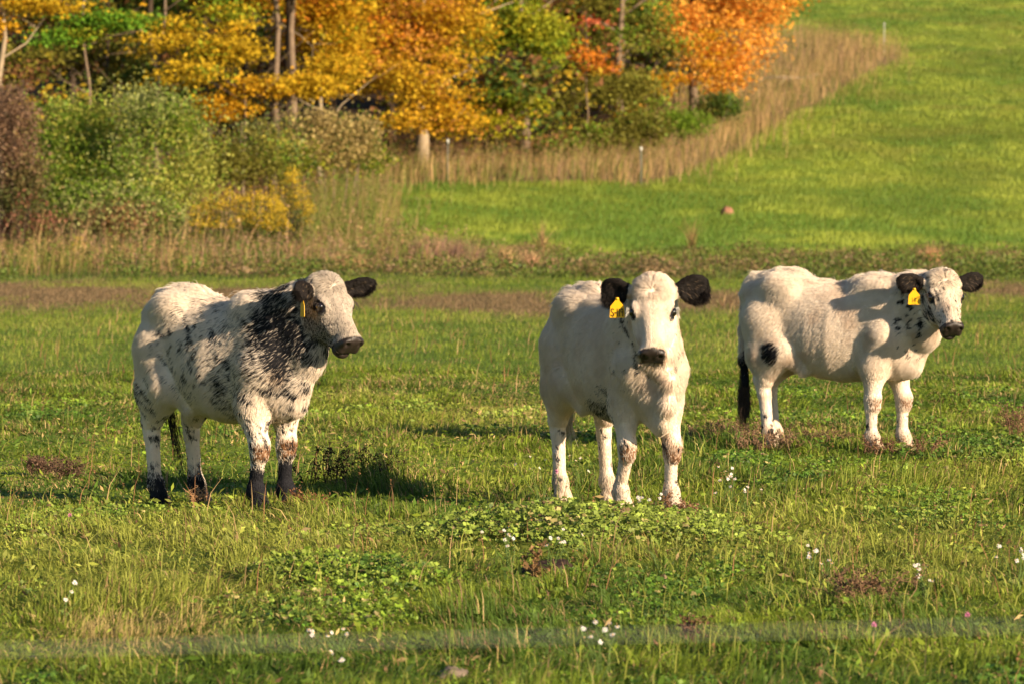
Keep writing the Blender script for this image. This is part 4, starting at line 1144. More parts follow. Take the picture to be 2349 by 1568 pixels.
def make_calf(spec):
    H = spec['H']
    v, q = build_calf_mesh(spec)
    vn, area = vert_normals(v, q)
    # orientation check
    if (vn * (v - v.mean(0))).sum() < 0:
        q = q[:, ::-1]; vn = -vn
    c, L, head, muz, ear, einner, er = coat(spec, v, False)
    root = empty('calf', spec['loc'], spec['rz'])
    me = mesh_np('body', v, q.ravel(), np.full(len(q), 4), None, True)
    a = me.attributes.new('tint', 'FLOAT_COLOR', 'POINT')
    cc = np.ones((len(v), 4), dtype=np.float32); cc[:, :3] = c
    a.data.foreach_set('color', cc.ravel())
    wet = me.attributes.new('wet', 'FLOAT', 'POINT'); wet.data.foreach_set('value', np.clip(muz, 0, 1).astype(np.float32))
    link('body', me, root, M_SKIN)
    # ---- fur
    rng = np.random.default_rng(spec['seed'])
    fc = v[q].mean(1)
    # every strand: root, growth direction, length
    fmask_ear = ear[q].mean(1); fm_muz = muz[q].mean(1); fm_er = er[q].mean(1); fhead = head[q].mean(1)
    def strands(n, wt, kind):
        f, s, t = grow(v, q, area, n, rng, wt)
        qa = q[f]
        P = (v[qa[:, 0]] * (1 - s) + v[qa[:, 1]] * s) * (1 - t) + (v[qa[:, 3]] * (1 - s) + v[qa[:, 2]] * s) * t
        N = vn[qa[:, 0]] + vn[qa[:, 1]] + vn[qa[:, 2]] + vn[qa[:, 3]]
        N /= np.linalg.norm(N, axis=1, keepdims=True) + 1e-9
        Lc = H.local(P)
        if kind == 'ear':
            G = np.zeros_like(P); low = np.zeros(n)
            for s_, a_ in ((1, spec['ear_l']), (-1, spec['ear_r'])):
                o, E, W, Nn = ear_frame(H, s_, *a_)
                side = (Lc[:, 1] * s_ > 0)
                ww = (P - np.array(o)) @ np.array(W)
                G[side] = (np.array(E) * 1.0)[None, :] + (np.array(W)[None, :] * (ww[side] * 9)[:, None]) + np.array((0, 0, -0.65))
                low[side] = sstep(0.0, -0.035, ww[side])
                G[side] += low[side][:, None] * np.array((0, 0, -0.5))
            ln = (0.012 + 0.014 * rng.random(n)) + spec.get('fringe', 0.03) * low * rng.random(n); lift = 0.22
            lo = (H.U.z, )
        elif kind == 'head':
            # whorl on the forehead: hair radiates from it, then runs to the muzzle
            wc = np.array((0.075, 0.0, 0.0))
            d = Lc - wc; d[:, 2] *= 0.2
            rr = np.linalg.norm(d, axis=1)
            k1 = sstep(0.16, 0.05, rr)[:, None]
            g = d / (rr[:, None] + 1e-5) * k1 + np.array((1.0, 0, -0.25)) * (1 - k1)
            g[:, 1] += np.sign(Lc[:, 1]) * 0.25
            G = g @ H.M
            curl = fbm(P * 42, 3, 2) - 0.5; curl2 = fbm(P * 42, 13, 2) - 0.5
            G = G + (curl[:, None] * np.array(H.S)[None, :] * 3.2 + curl2[:, None] * np.array(H.F)[None, :] * 2.0) * sstep(0.20, 0.10, Lc[:, 0])[:, None]
            pollness = sstep(0.14, 0.04, Lc[:, 0]) * sstep(0.095, 0.055, np.abs(Lc[:, 1]))
            ln = 0.010 + 0.004 * rng.random(n) + pollness * (0.016 + 0.026 * rng.random(n) * spec.get('poll', 1.0)); lift = 0.22 + 0.40 * pollness[:, None]
        else:
            x, y, z = P[:, 0], P[:, 1], P[:, 2]
            leg = sstep(0.55, 0.40, z)
            G = np.stack([-0.75 * (1 - leg), 0 * z, -0.55 - 0.45 * leg], 1)
            bel = sstep(0.55, 0.44, z) * (np.abs(x) < 0.3)
            G[:, 0] += -0.35 * bel
            topm = sstep(0.90, 1.0, z)
            G[:, 1] += np.sign(y) * 0.5 * topm
            sw = fbm(P * 6, 41, 2) - 0.5; sw2 = fbm(P * 6, 51, 2) - 0.5
            G[:, 0] += sw * 0.9; G[:, 2] += sw2 * 0.9
            G[:, 0] += (fbm(P * 22, 61, 2) - 0.5) * 0.4; G[:, 2] += (fbm(P * 22, 71, 2) - 0.5) * 0.4
            ln = (0.024 + 0.012 * rng.random(n)) * (1 - leg * 0.6) * (0.75 + 0.5 * fbm(P * 7, 81, 2))
            ln = ln * np.where(rng.random(n) < 0.05, 1.6, 1.0)
            ln = np.where(z < 0.1, 0.010, ln)
            crest = (z > 0.96) & (np.abs(y) < 0.07)
            ln = ln + crest * 0.030 * (fbm(P * 14, 83, 2) > 0.5) * rng.random(n)
            ln = ln + 0.014 * bel
            lift = (0.13 + 0.55 * topm * (0.3 + rng.random(n)))[:, None]
        G = G - N * (G * N).sum(1, keepdims=True)
        G /= np.linalg.norm(G, axis=1, keepdims=True) + 1e-6
        jit = rng.normal(size=(n, 3)) * 0.10
        D = G * (1 - lift * 0.3) + N * lift + jit
        D /= np.linalg.norm(D, axis=1, keepdims=True)
        ln = ln[:, None]
        g2 = np.array((0, 0, -1.0))[None, :]
        bend = 0.45 if kind != 'head' else 0.25
        P0 = P - N * 0.002
        P1 = P + D * ln * 0.35
        P2 = P + D * ln * 0.68 + (G * 0.16 + g2 * 0.10) * ln * bend - N * ln * 0.05
        P3 = P + D * ln * 0.92 + (G * 0.45 + g2 * 0.35) * ln * bend - N * ln * 0.20
        pts = np.stack([P0, P1, P2, P3], 1)
        return P, pts
    fz = fc[:, 2]
    # coat
    vis = 1 - np.maximum(fmask_ear, np.maximum(fm_muz, fm_er))
    bmask = vis * (fhead < 0.5)
    P, pts = strands(spec['nbody'], bmask + 1e-9, 'body')
    col = coat(spec, P, True)[0]
    rad = np.repeat(np.array([[0.0007, 0.00068, 0.00055, 0.00015]]), len(P), 0)
    keep = P[:, 2] > 0.03
    curves_obj('coat', None, pts[keep], rad[keep], col[keep], root, M_FUR)
    P, pts = strands(spec['nhead'], vis * (fhead >= 0.5) + 1e-9, 'head')
    col = coat(spec, P, True)[0]
    rad = np.repeat(np.array([[0.0007, 0.0006, 0.00045, 0.0001]]), len(P), 0)
    curves_obj('face_hair', None, pts, rad, col, root, M_FUR)
    P, pts = strands(22000, (fmask_ear > 0.5) + 1e-9, 'ear')
    col = np.clip(EARC[None, :] * (0.6 + 1.6 * rng.random((len(P), 1))), 0, 1)
    inn = coat(spec, P, False)[5]
    pk = (rng.random(len(P)) < 0.05 * inn)
    col[pk] = (0.20, 0.14, 0.09)
    rad = np.repeat(np.array([[0.0009, 0.0009, 0.0007, 0.00015]]), len(P), 0)
    side = H.local(P)[:, 1] > 0
    for sd in (side, ~side):
        curves_obj('ear_hair', None, pts[sd], rad[sd], col[sd], root, M_FUR)
    # ---- eyes
    for s_ in (1, -1):
        c0 = H.p(0.155, s_ * 0.0905, -0.053)
        vs, fs = [], []
        nu, nv = 16, 10
        for i in range(nv + 1):
            for j in range(nu):
                th = math.pi * i / nv; ph = 2 * math.pi * j / nu
                vs.append((c0.x + 0.0225 * math.sin(th) * math.cos(ph), c0.y + 0.0225 * math.sin(th) * math.sin(ph), c0.z + 0.0225 * math.cos(th)))
        for i in range(nv):
            for j in range(nu):
                fs.append((i * nu + j, (i + 1) * nu + j, (i + 1) * nu + (j + 1) % nu, i * nu + (j + 1) % nu))
        MB().add((vs, fs)).build('eye', M_EYE, root)
        # eyelashes
        n = 22
        t = rng.random(n) * 2 - 1
        base = np.array([np.array(H.p(0.155 + 0.022 * tt, s_ * 0.110, -0.050 + 0.017 * (1 - tt * tt))) for tt in t])
        out = np.array(H.S * s_) * 0.85 + np.array(H.U) * 0.05 + np.array(H.F) * 0.1
        D = out[None, :] + rng.normal(size=(n, 3)) * 0.15 + t[:, None] * np.array(H.F)[None, :] * 0.5
        ln = 0.017
        pts = np.stack([base, base + D * ln * 0.5, base + D * ln * 0.9 - np.array((0, 0, 0.3)) * ln, base + D * ln * 1.1 - np.array((0, 0, 0.8)) * ln], 1)
        curves_obj('eyelashes', None, pts, np.repeat(np.array([[0.0006, 0.0005, 0.0004, 0.0001]]), n, 0),
                   np.repeat(np.array([spec['lash']]), n, 0), root, M_FUR)
    # ---- ear tag in the right ear
    o, E, W, N = ear_frame(H, -1, *spec['ear_r'])
    tgx = spec.get('tag_turn', 0)
    dn = Vector((0, 0, -1)); side_v = (Vector(spec['tag_side'])).normalized()
    nrm = dn.cross(side_v).normalized()      # faces the viewer
    top = o + E * 0.078 + N * 0.004 + W * spec.get('tag_w', 0.0) + dn * spec.get('tag_low', 0.045) + nrm * spec.get('tag_out', 0.02)
    def tp(a, b, c_=0.0): return top + side_v * a + dn * b + nrm * c_
    outl = [(-0.008, -0.012), (0.008, -0.012), (0.011, 0.004), (0.033, 0.030), (0.037, 0.082), (0.034, 0.086), (-0.034, 0.086), (-0.037, 0.082), (-0.033, 0.030), (-0.011, 0.004)]
    outl = [(a * 0.95, b * 0.95) for a, b in outl]
    vs = [tp(a, b, 0.001) for a, b in outl] + [tp(a, b, -0.001) for a, b in outl]
    m = len(outl)
    fs = [tuple(range(m)), tuple(range(2 * m - 1, m - 1, -1))] + [(i, i + m, (i + 1) % m + m, (i + 1) % m) for i in range(m)]
    tg = MB().add((vs, fs)).build('ear_tag', M_TAG, root, smooth=False)
    st = MB().add(tube([tp(0, -0.006, 0.004), tp(0, -0.006, 0.0015)], [0.006, 0.007], 12)).build('tag_stud', M_TAGD, tg)
    if spec.get('text'):
        draw_marks(spec['text'], tp, tg)
    if spec.get('tail_hair'):
        tail_hair(spec, root, rng)
    tag(root, spec['label'], 'calf', 'white calves standing in the pasture')
    return root

GLYPH = {   # strokes in a 1 x 1.6 cell, y up
    'S': [[(0.95, 1.35), (0.75, 1.58), (0.35, 1.58), (0.1, 1.35), (0.12, 1.05), (0.4, 0.85), (0.75, 0.68), (0.92, 0.42), (0.8, 0.12), (0.45, 0.0), (0.1, 0.12), (0.02, 0.3)]],
    '-': [[(0.1, 0.75), (0.6, 0.75)]],
    '1': [[(0.3, 1.6), (0.3, 0.0)]],
    '9': [[(0.85, 1.1), (0.6, 0.85), (0.3, 0.85), (0.1, 1.1), (0.15, 1.4), (0.4, 1.6), (0.7, 1.55), (0.85, 1.25), (0.85, 0.6), (0.78, 0.0)]]}
def draw_marks(text, tp, parent):
    strokes, size, x0, y0, wd = text
    mb = MB()
    x = x0
    for ch in strokes:
        wch = {'S': 1.2, '-': 0.72, '1': 0.72, '9': 1.1}[ch]
        for st in GLYPH[ch]:
            st = [(a_, b_ * 1.55) for a_, b_ in st]
            for (a, b), (c, d) in zip(st[:-1], st[1:]):
                p0 = Vector((x + a * size, y0 - b * size)); p1 = Vector((x + c * size, y0 - d * size))
                dd = (p1 - p0).normalized(); nn = Vector((-dd.y, dd.x)) * wd; dd = dd * wd * 0.6
                cs = [p0 - nn - dd, p1 - nn + dd, p1 + nn + dd, p0 + nn - dd]
                lift = 0.0016 + 0.00005 * len(mb.f)
                mb.add(([tp(s.x, s.y, lift) for s in cs], [(0, 1, 2, 3)]))
        x += wch * size
    mb.build('lettering', M_INK, parent, smooth=False)

def tail_hair(spec, root, rng):
    n, r0, r1, ln, col, z0 = spec['tail_hair']
    tp = [Vector(p) for p in spec['tail']]
    b = tp[-1]; a = tp[-2]
    t = rng.random(n)[:, None]
    base = np.array(a)[None, :] * (1 - t) + np.array(b)[None, :] * t
    ang = rng.random(n) * 6.283; rr = r0
    off = np.stack([np.cos(ang) * rr, np.sin(ang) * rr, 0 * ang], 1)
    e = rng.normal(size=(n, 3)) * np.array((r1, r1, 0.01))
    L = ln * (0.55 + 0.45 * rng.random(n))[:, None]
    dn = np.array(spec.get('tail_dir', (0, 0, -1.0)))[None, :]
    wav = (fbm(base * 0 + e * 30 + 3, 5, 1) - 0.5)[:, None] * np.array((0.03, 0.03, 0))
    ks = np.linspace(0, 1, 7)
    pts = np.stack([base + off * (1 + 0.6 * k) + e * k * k * 1.0 + dn * L * k + wav * math.sin(k * 5) for k in ks], 1)
    rad = np.repeat(np.array([[0.0012, 0.0012, 0.0011, 0.0010, 0.0009, 0.0006, 0.0002]]), n, 0)
    c = np.array(col)[None, :] * (0.6 + 0.9 * rng.random((n, 1)))
    curves_obj('tail_hair', None, pts, rad, c, root, M_FUR)

def skin_mat():
    m, n, l, out = mat_new('hide')
    a = n.new('ShaderNodeAttribute'); a.attribute_name = 'tint'
    wv = n.new('ShaderNodeAttribute'); wv.attribute_name = 'wet'
    b = n.new('ShaderNodeBsdfPrincipled')
    l.new(a.outputs['Color'], b.inputs['Base Color'])
    mr = n.new('ShaderNodeMapRange'); l.new(wv.outputs['Fac'], mr.inputs[0])
    mr.inputs[3].default_value = 0.8; mr.inputs[4].default_value = 0.45
    l.new(mr.outputs[0], b.inputs['Roughness'])
    m2 = n.new('ShaderNodeMapRange'); l.new(wv.outputs['Fac'], m2.inputs[0]); m2.inputs[3].default_value = 0.15; m2.inputs[4].default_value = 0.4
    l.new(m2.outputs[0], b.inputs['Specular IOR Level'])
    tc = n.new('ShaderNodeTexCoord'); vo = n.new('ShaderNodeTexVoronoi'); vo.inputs['Scale'].default_value = 260
    l.new(tc.outputs['Object'], vo.inputs['Vector'])
    bp = n.new('ShaderNodeBump'); bp.inputs['Strength'].default_value = 0.35; bp.inputs['Distance'].default_value = 0.002
    l.new(vo.outputs['Distance'], bp.inputs['Height']); l.new(bp.outputs[0], b.inputs['Normal'])
    l.new(b.outputs[0], out.inputs[0])
    return m
def fur_mat():
    m, n, l, out = mat_new('fur')
    a = n.new('ShaderNodeAttribute'); a.attribute_name = 'tint'
    b = n.new('ShaderNodeBsdfPrincipled')
    b.inputs['Roughness'].default_value = 0.65; b.inputs['Specular IOR Level'].default_value = 0.25
    l.new(a.outputs['Color'], b.inputs['Base Color'])
    t = n.new('ShaderNodeBsdfTranslucent'); l.new(a.outputs['Color'], t.inputs[0])
    mx = n.new('ShaderNodeMixShader'); mx.inputs[0].default_value = 0.28
    l.new(b.outputs[0], mx.inputs[1]); l.new(t.outputs[0], mx.inputs[2]); l.new(mx.outputs[0], out.inputs[0])
    return m
M_SKIN = skin_mat(); M_FUR = fur_mat()
M_EYE = mat_plain('eye_gloss', (0.010, 0.007, 0.006), 0.06, 0.6, coat=0.5)
M_TAG = mat_plain('yellow_tag', (0.80, 0.42, 0.008), 0.45, 0.4)
M_TAGD = mat_plain('tag_stud_yellow', (0.75, 0.38, 0.01), 0.4, 0.4)
M_INK = mat_plain('tag_ink', (0.012, 0.012, 0.012), 0.6, 0.2)

def place(px, py_ground, heading, off=(0, 0)):
    Y = CAM_H * FPX / (py_ground - 445.0)
    X = wx(px, Y)
    return (X, Y, tz(X, Y) - 0.004), R(heading)

# the speckled calf on the left of the herd
HD1 = -42
loc, rz = place(514, 1162, HD1)
make_calf(dict(kind='speckled', seed=1, loc=loc, rz=rz, nbody=270000, nhead=32000, lx=0.83,
    H=HeadFrame((0.715, 0.03, 1.110), R(-50 - HD1), R(50), 0, 0.97),
    fr=(0.39, -0.115), fl=(0.36, 0.11), hr=(-0.40, -0.125), hl=(-0.38, 0.125), fr_knee=0.02,
    earw=0.80, fringe=0.02, ear_l=(30, -14, 25), ear_r=(30, -8, 5), lash=(0.05, 0.04, 0.035), poll=0.5,
    tail=[(-0.560, 0.02, 0.90), (-0.57, 0.03, 0.70), (-0.55, 0.05, 0.45)],
    tail_hair=(70, 0.010, 0.016, 0.42, (0.02, 0.016, 0.014), 0), tail_dir=(0.25, 0.1, -1.0),
    tag_side=(0.87, -0.50, 0), tag_out=0.01,
    label='blue-black speckled white calf with a dark neck, looking right, in the short grass'))
# the cream calf facing the camera
HD2 = -67
loc, rz = place(1410, 1164, HD2)
make_calf(dict(kind='cream', seed=2, loc=loc, rz=rz, nbody=270000, nhead=36000, nose_big=0, lx=1.0, wy=0.84,
    H=HeadFrame((0.63, -0.092, 1.095), R(-93 - HD2), R(60), 0, 0.98),
    fr=(0.29, -0.115), fl=(0.45, 0.10), hr=(-0.38, -0.13), hl=(-0.32, 0.13), fr_knee=0.065,
    earw=1.05, fringe=0.05, ear_l=(-8, -20, 10), ear_r=(-8, -12, 10), lash=(0.7, 0.66, 0.6), poll=1.0,
    tail=[(-0.560, 0.0, 0.90), (-0.57, 0.0, 0.70), (-0.56, 0.0, 0.45)],
    tail_hair=(500, 0.014, 0.02, 0.25, (0.5, 0.42, 0.33), 0),
    tag_side=(math.cos(R(-HD2 - 8)), math.sin(R(-HD2 - 8)), 0), tag_out=0.045,
    text=('S-119', 0.0132, -0.029, 0.074, 0.0019),
    label='cream white calf facing the camera, yellow ear tag reading S-119'))
# the white calf behind on the right
HD3 = -29
loc, rz = place(1908, 1034, HD3)
make_calf(dict(kind='white', seed=3, loc=loc, rz=rz, nbody=250000, nhead=30000, lx=0.95,
    H=HeadFrame((0.765, -0.12, 1.045), R(-76 - HD3), R(50), 0, 0.97),
    fr=(0.33, -0.12), fl=(0.42, 0.11), hr=(-0.35, -0.12), hl=(-0.43, 0.12),
    earw=0.95, fringe=0.02, ear_l=(-6, -14, 10), ear_r=(-6, -12, 10), lash=(0.05, 0.04, 0.035), poll=1.0, sag=0.0,
    tail=[(-0.555, -0.03, 0.90), (-0.565, -0.06, 0.70), (-0.55, -0.08, 0.52), (-0.535, -0.09, 0.38)], tail_dark=True,
    tail_hair=(1500, 0.010, 0.016, 0.27, (0.05, 0.032, 0.02), 0),
    tag_side=(math.cos(R(-HD3 - 5)), math.sin(R(-HD3 - 5)), 0), tag_out=0.03,
    text=('1-11', 0.009, -0.014, 0.066, 0.0013),
    label='white calf standing side-on with a round grey spot on its thigh'))
# ------------------------------------------------------------------ fence, posts, small things
M_WIRE = mat_plain('fence_tape', (0.30, 0.31, 0.30), 0.5, 0.3, noise=0.5, scale=14)
M_POST = mat_plain('steel_post', (0.10, 0.11, 0.09), 0.6, 0.4, noise=0.3)
M_CAP = mat_plain('white_insulator', (0.45, 0.45, 0.42), 0.5, 0.4)
M_SOIL = mat_plain('dark_soil', (0.045, 0.028, 0.022), 0.95, 0.1, noise=0.6, scale=30)
M_STONE = mat_plain('stone', (0.17, 0.13, 0.10), 0.9, 0.2, noise=0.4, scale=18)
M_PET = mat_plain('white_petals', (0.62, 0.60, 0.60), 0.7, 0.2)
M_PINK = mat_plain('pink_clover', (0.50, 0.16, 0.30), 0.7, 0.2)
# electric fence wire near the camera, out of focus
Yw = 3.7
pl = (wx(-60, Yw), Yw, wz(1493, Yw)); pr = (wx(2400, Yw), Yw, wz(1434, Yw))
dxw = (pr[0] - pl[0]); sl = (pr[2] - pl[2]) / dxw
pts = [(x_, Yw, pl[2] + (x_ - pl[0]) * sl + 0.0006 * (x_ ** 2)) for x_ in np.linspace(-5, 5, 41)]
tag(MB().add(tube(pts, [0.00055] * 41, 8)).build('fence_wire', M_WIRE), 'thin grey fence wire strung across in front of the pasture, out of focus', 'wire')
def post(label, px, Y, h, r, mat, capc=True):
    X = wx(px, Y); z0 = tz(X, Y)
    root = empty('fence_post', (X, Y, z0)); tag(root, label, 'fence post', 'thin fence posts along the field margin')
    MB().add(tube([(0, 0, -0.2), (0, 0, h * .5), (0.0, 0, h)], [r, r, r * .95], 8)).build('pole', mat, root)
    if capc: MB().add(tube([(0, 0, h - 0.10), (0, 0, h - 0.02), (0, 0, h + 0.03)], [r * 1.6, r * 1.9, r * 1.1], 10)).build('cap', M_CAP, root)
post('dark fence post in the tall tan grass below the olive green tree', 1470, 149.5, 1.2, 0.028, M_POST)
post('thin pale fence post alone at the top of the tan grass on the hill', 2027, 223, 1.5, 0.02, mat_plain('pale_post', (0.40, 0.40, 0.35), 0.6, 0.3))
post('short fence post with a white top under the golden maple', 1027, 150.5, 1.4, 0.026, M_POST)
# bare fallen branch above the tan grass
Yb = 200
bp_ = [(wx(1752, Yb), Yb, wz(180, Yb)), (wx(1800, Yb), Yb + .3, wz(177, Yb)), (wx(1868, Yb), Yb + .6, wz(181, Yb))]
X0 = Vector(bp_[0]); X0.z = tz(X0.x, X0.y)
root = empty('dead_branch', X0); tag(root, 'bare pale branch lying across the tan grass beside the orange maple', 'branch')
mb = MB(); mb.add(tube([Vector(p) - X0 for p in bp_], [0.055, 0.05, 0.02], 7))
for a, b in (((1790, 178), (1850, 196)), ((1800, 180), (1770, 210)), ((1835, 179), (1880, 170))):
    mb.add(tube([Vector((wx(a[0], Yb), Yb, wz(a[1], Yb))) - X0, Vector((wx(b[0], Yb), Yb + .2, wz(b[1], Yb))) - X0], [0.028, 0.01], 5))
mb.add(tube([Vector(bp_[0]) - X0, Vector((-0.9, 0.3, 0.1))], [0.055, 0.06], 7))
mb.build('branch', M_BARKP, root)

def mound(name, label, cat, px, py, rx, ry, rz, mat, seed, Y=None):
    Y = Y or CAM_H * FPX / (py - 445.0)
    X = wx(px, Y); z0 = tz(X, Y)
    vs, fs = [], []
    nu, nv = 28, 9
    for i in range(nv + 1):
        for j in range(nu):
            ph = math.pi / 2 * i / nv; a = 2 * math.pi * j / nu
            vs.append((rx * math.cos(a) * math.sin(ph), ry * math.sin(a) * math.sin(ph), rz * math.cos(ph)))
    vs = np.array(vs); nn = fbm(vs / max(rx, ry) * 3.2 + seed, seed, 3)
    vs *= (0.7 + 0.6 * nn)[:, None]; vs[:, 2] -= 0.012
    for i in range(nv):
        for j in range(nu): fs.append((i * nu + j, (i + 1) * nu + j, (i + 1) * nu + (j + 1) % nu, i * nu + (j + 1) % nu))
    o = MB().add((vs.tolist(), fs)).build(name, mat); o.location = (X, Y, z0)
    return tag(o, label, cat)
mound('soil_mound', 'dark brown molehill in the grass below the cream calf', 'molehill', 1262, 1316, 0.13, 0.16, 0.062, M_SOIL, 3)
mound('stone', 'grey-brown stone lying in the grass at the bottom of the picture', 'stone', 1038, 1552, 0.050, 0.06, 0.045, M_STONE, 5)
mound('soil_mound', 'reddish clod of earth alone in the far green field', 'molehill', 1668, 470, 0.19, 0.2, 0.24, mat_plain('red_earth', (0.26, 0.13, 0.08), 0.9, 0.1, noise=.3), 7, Y=133.5)

def gp(px, py):
    Y = CAM_H * FPX / (py - 445.0)
    X = wx(px, Y)
    return X, Y, tz(X, Y)
def aster(px, py, nf, spread, h, label, seed, pink=False):
    """plant whose blossoms show at (px,py), standing h high"""
    Y = (CAM_H - h) * FPX / (py - 445.0)
    X = wx(px, Y); z0 = tz(X, Y)
    rr = random.Random(seed)
    root = empty('clover_flower' if pink else 'aster', (X, Y, z0))
    tag(root, label, 'clover flower' if pink else 'aster', 'pink clover heads in the pasture' if pink else 'white asters in the pasture')
    for i in range(nf):
        p = Vector((rr.gauss(0, spread), rr.gauss(0, spread * 1.5), h * rr.uniform(0.72, 1.12)))
        b = Vector((rr.uniform(-.02, .02), rr.uniform(-.02, .02), -0.01))
        st, hd = MB(), MB()
        st.add(tube([b, b.lerp(p, .55) + Vector((rr.uniform(-.01, .01), 0, .01)), p], [0.0018, 0.0014, 0.001], 4))
        for q in range(3):
            c0 = b.lerp(p, rr.uniform(.3, .9)); d = Vector((rr.uniform(-1, 1), rr.uniform(-1, 1), .4)) * .022
            s_ = d.cross(Vector((0, 0, 1))).normalized() * .003
            st.add(([c0, c0 + d * .5 + s_, c0 + d, c0 + d * .5 - s_], [(0, 1, 2, 3)]))
        so = st.build('stem', M_STEM, root, False)
        if pink:
            r = 0.011
            for q in range(30):
                d = Vector((rr.gauss(0, 1), rr.gauss(0, 1), rr.gauss(0.3, 1))).normalized(); s_ = d.orthogonal().normalized() * .0025
                c0 = p + d * r * .3
                hd.add(([c0 - s_, p + d * r, c0 + s_], [(0, 1, 2)]))
            hd.build('flower_head', M_PINK, so, False)
        else:
            N = Vector((rr.gauss(0, .5), -0.6 + rr.gauss(0, .4), .8)).normalized(); U = N.orthogonal().normalized(); W = N.cross(U)
            np_ = 12; R_ = 0.0082 * rr.uniform(.7, 1.2)
            for q in range(np_):
                a = 2 * math.pi * q / np_ + rr.uniform(-.15, .15); d = (U * math.cos(a) + W * math.sin(a) + N * rr.uniform(-.2, .3)); s_ = N.cross(d) * .0013
                rq = R_ * rr.uniform(.75, 1.1)
                hd.add(([p + d * .001 - s_ * .6, p + d * rq - s_, p + d * rq * 1.08, p + d * rq + s_, p + d * .001 + s_ * .6], [(0, 1, 2, 3, 4)]))
            n0 = len(hd.f)
            hd.add(tube([p - N * .001, p + N * .0025], [0.0026, 0.0016], 8))
            bo = hd.build('blossom', M_PET, so, False)
            bo.data.materials.append(M_TAGD)
            for k_ in range(n0, len(hd.f)): bo.data.polygons[k_].material_index = 1
M_STEM = mat_plain('stem_green', (0.09, 0.14, 0.03), 0.7, 0.2)
aster(1246, 1042, 7, 0.045, 0.26, 'white asters in front of the cream calf\'s left-hand hind leg', 1)
aster(1322, 1056, 4, 0.025, 0.20, 'few white asters just right of the cream calf\'s outer hind leg', 2)
aster(1165, 1222, 9, 0.05, 0.16, 'white aster cluster left in the clover clump below the cream calf', 3)
aster(1262, 1225, 5, 0.05, 0.16, 'white asters in the middle of the clover clump below the cream calf', 4)
aster(1300, 1246, 3, 0.02, 0.12, 'lowest white asters in the clover clump below the cream calf', 5)
aster(1478, 1135, 7, 0.04, 0.14, 'white asters between the cream calf\'s front hooves', 6)
aster(1672, 1082, 9, 0.05, 0.16, 'white asters right of the cream calf, the upper cluster', 7)
aster(1706, 1120, 7, 0.05, 0.13, 'white asters right of the cream calf, the lower cluster', 8)
aster(775, 1440, 6, 0.035, 0.10, 'white asters near the bottom, above the fence wire at left of centre', 9)
aster(714, 1438, 2, 0.01, 0.10, 'pair of white asters left of the others above the fence wire', 10)
aster(770, 1500, 3, 0.012, 0.08, 'white asters just below the fence wire', 11)
aster(1388, 1440, 9, 0.045, 0.16, 'white asters crossed by the fence wire at right of centre', 12)
aster(1858, 1252, 5, 0.025, 0.14, 'white asters in mid pasture at the right, upper pair', 13)
aster(1890, 1286, 4, 0.02, 0.12, 'white asters in mid pasture at the right, lower pair', 14)
aster(2112, 1282, 4, 0.03, 0.14, 'small white asters low at the right, upper ones', 15)
aster(2124, 1316, 6, 0.03, 0.12, 'small white asters low at the right, lower ones', 16)
aster(2338, 1264, 8, 0.04, 0.16, 'white asters at the right picture edge', 17)
aster(135, 1350, 4, 0.05, 0.12, 'white asters in the straw coloured clump at bottom left', 18)
aster(1278, 1074, 1, 0.002, 0.22, 'pink clover head beside the cream calf\'s hind leg', 19, True)
aster(2220, 1416, 1, 0.002, 0.12, 'pink clover head at the far bottom right', 20, True)
aster(2006, 1434, 1, 0.002, 0.10, 'pink clover head by the fence wire at the bottom right', 21, True)
aster(158, 1172, 1, 0.002, 0.10, 'pale clover head left of the speckled calf', 22, True)

def weed(px, py, w, h, n, col, label, seed, leafc=None, size=0.010, lean=0.35, name='dry_weed'):
    X, Y, z0 = gp(px, py)
    root = empty(name, (X, Y, z0)); tag(root, label, 'weed', 'dry brown weeds in the pasture')
    rr = random.Random(seed); rg = np.random.default_rng(seed)
    mt = mat_plain('weed_stem', col, .9, .1)
    for i in range(n):
        st = MB(); tips = []
        b = Vector((rr.uniform(-w, w) * .5, rr.uniform(-w, w) * .5, -.01))
        hh = h * rr.uniform(.45, 1.0)
        p = b + Vector((rr.gauss(0, lean) * hh, rr.gauss(0, lean) * hh, hh))
        m_ = b.lerp(p, .5) + Vector((rr.gauss(0, .012), 0, .015))
        st.add(tube([b, m_, p], [0.0022, 0.0018, 0.001], 4))
        for q in range(4):
            s = b.lerp(p, rr.uniform(.35, .95)); e = s + Vector((rr.gauss(0, .035), rr.gauss(0, .03), rr.uniform(0, .045)))
            st.add(tube([s, e], [0.0014, 0.0008], 4)); tips += [s.lerp(e, t_) for t_ in (.4, .7, 1)] + [b.lerp(p, rr.uniform(.5, 1))]
        so = st.build('stem', mt, root, False)
        T = np.repeat(np.array([tuple(t_) for t_ in tips]), 4, 0) + rg.normal(size=(len(tips) * 4, 3)) * 0.006
        v, f, t_, c = leafquads(T, size * (0.6 + 0.9 * rg.random(len(T))), vary(np.tile(np.array(leafc or col), (len(T), 1)), rg, .45), rg, aspect=.8)
        link('foliage', mesh_np('foliage', v, f, t_, c), so, M_DRY)
weed(800, 1120, 0.46, 0.24, 30, (0.035, 0.022, 0.015), 'dark bushy dead weed right of the speckled calf\'s front legs', 1)
weed(700, 1168, 0.16, 0.075, 22, (0.17, 0.075, 0.04), 'low reddish brown weed at the speckled calf\'s front hooves', 2)
weed(95, 1088, 0.16, 0.12, 20, (0.15, 0.09, 0.06), 'brown weed in the pasture at the left, upper one', 3)
weed(150, 1100, 0.12, 0.12, 14, (0.13, 0.08, 0.05), 'brown weed next to the upper one at the left', 4)
weed(1765, 1040, 0.36, 0.15, 24, (0.24, 0.15, 0.09), 'reddish dry weed round the white calf\'s hind hooves', 5)
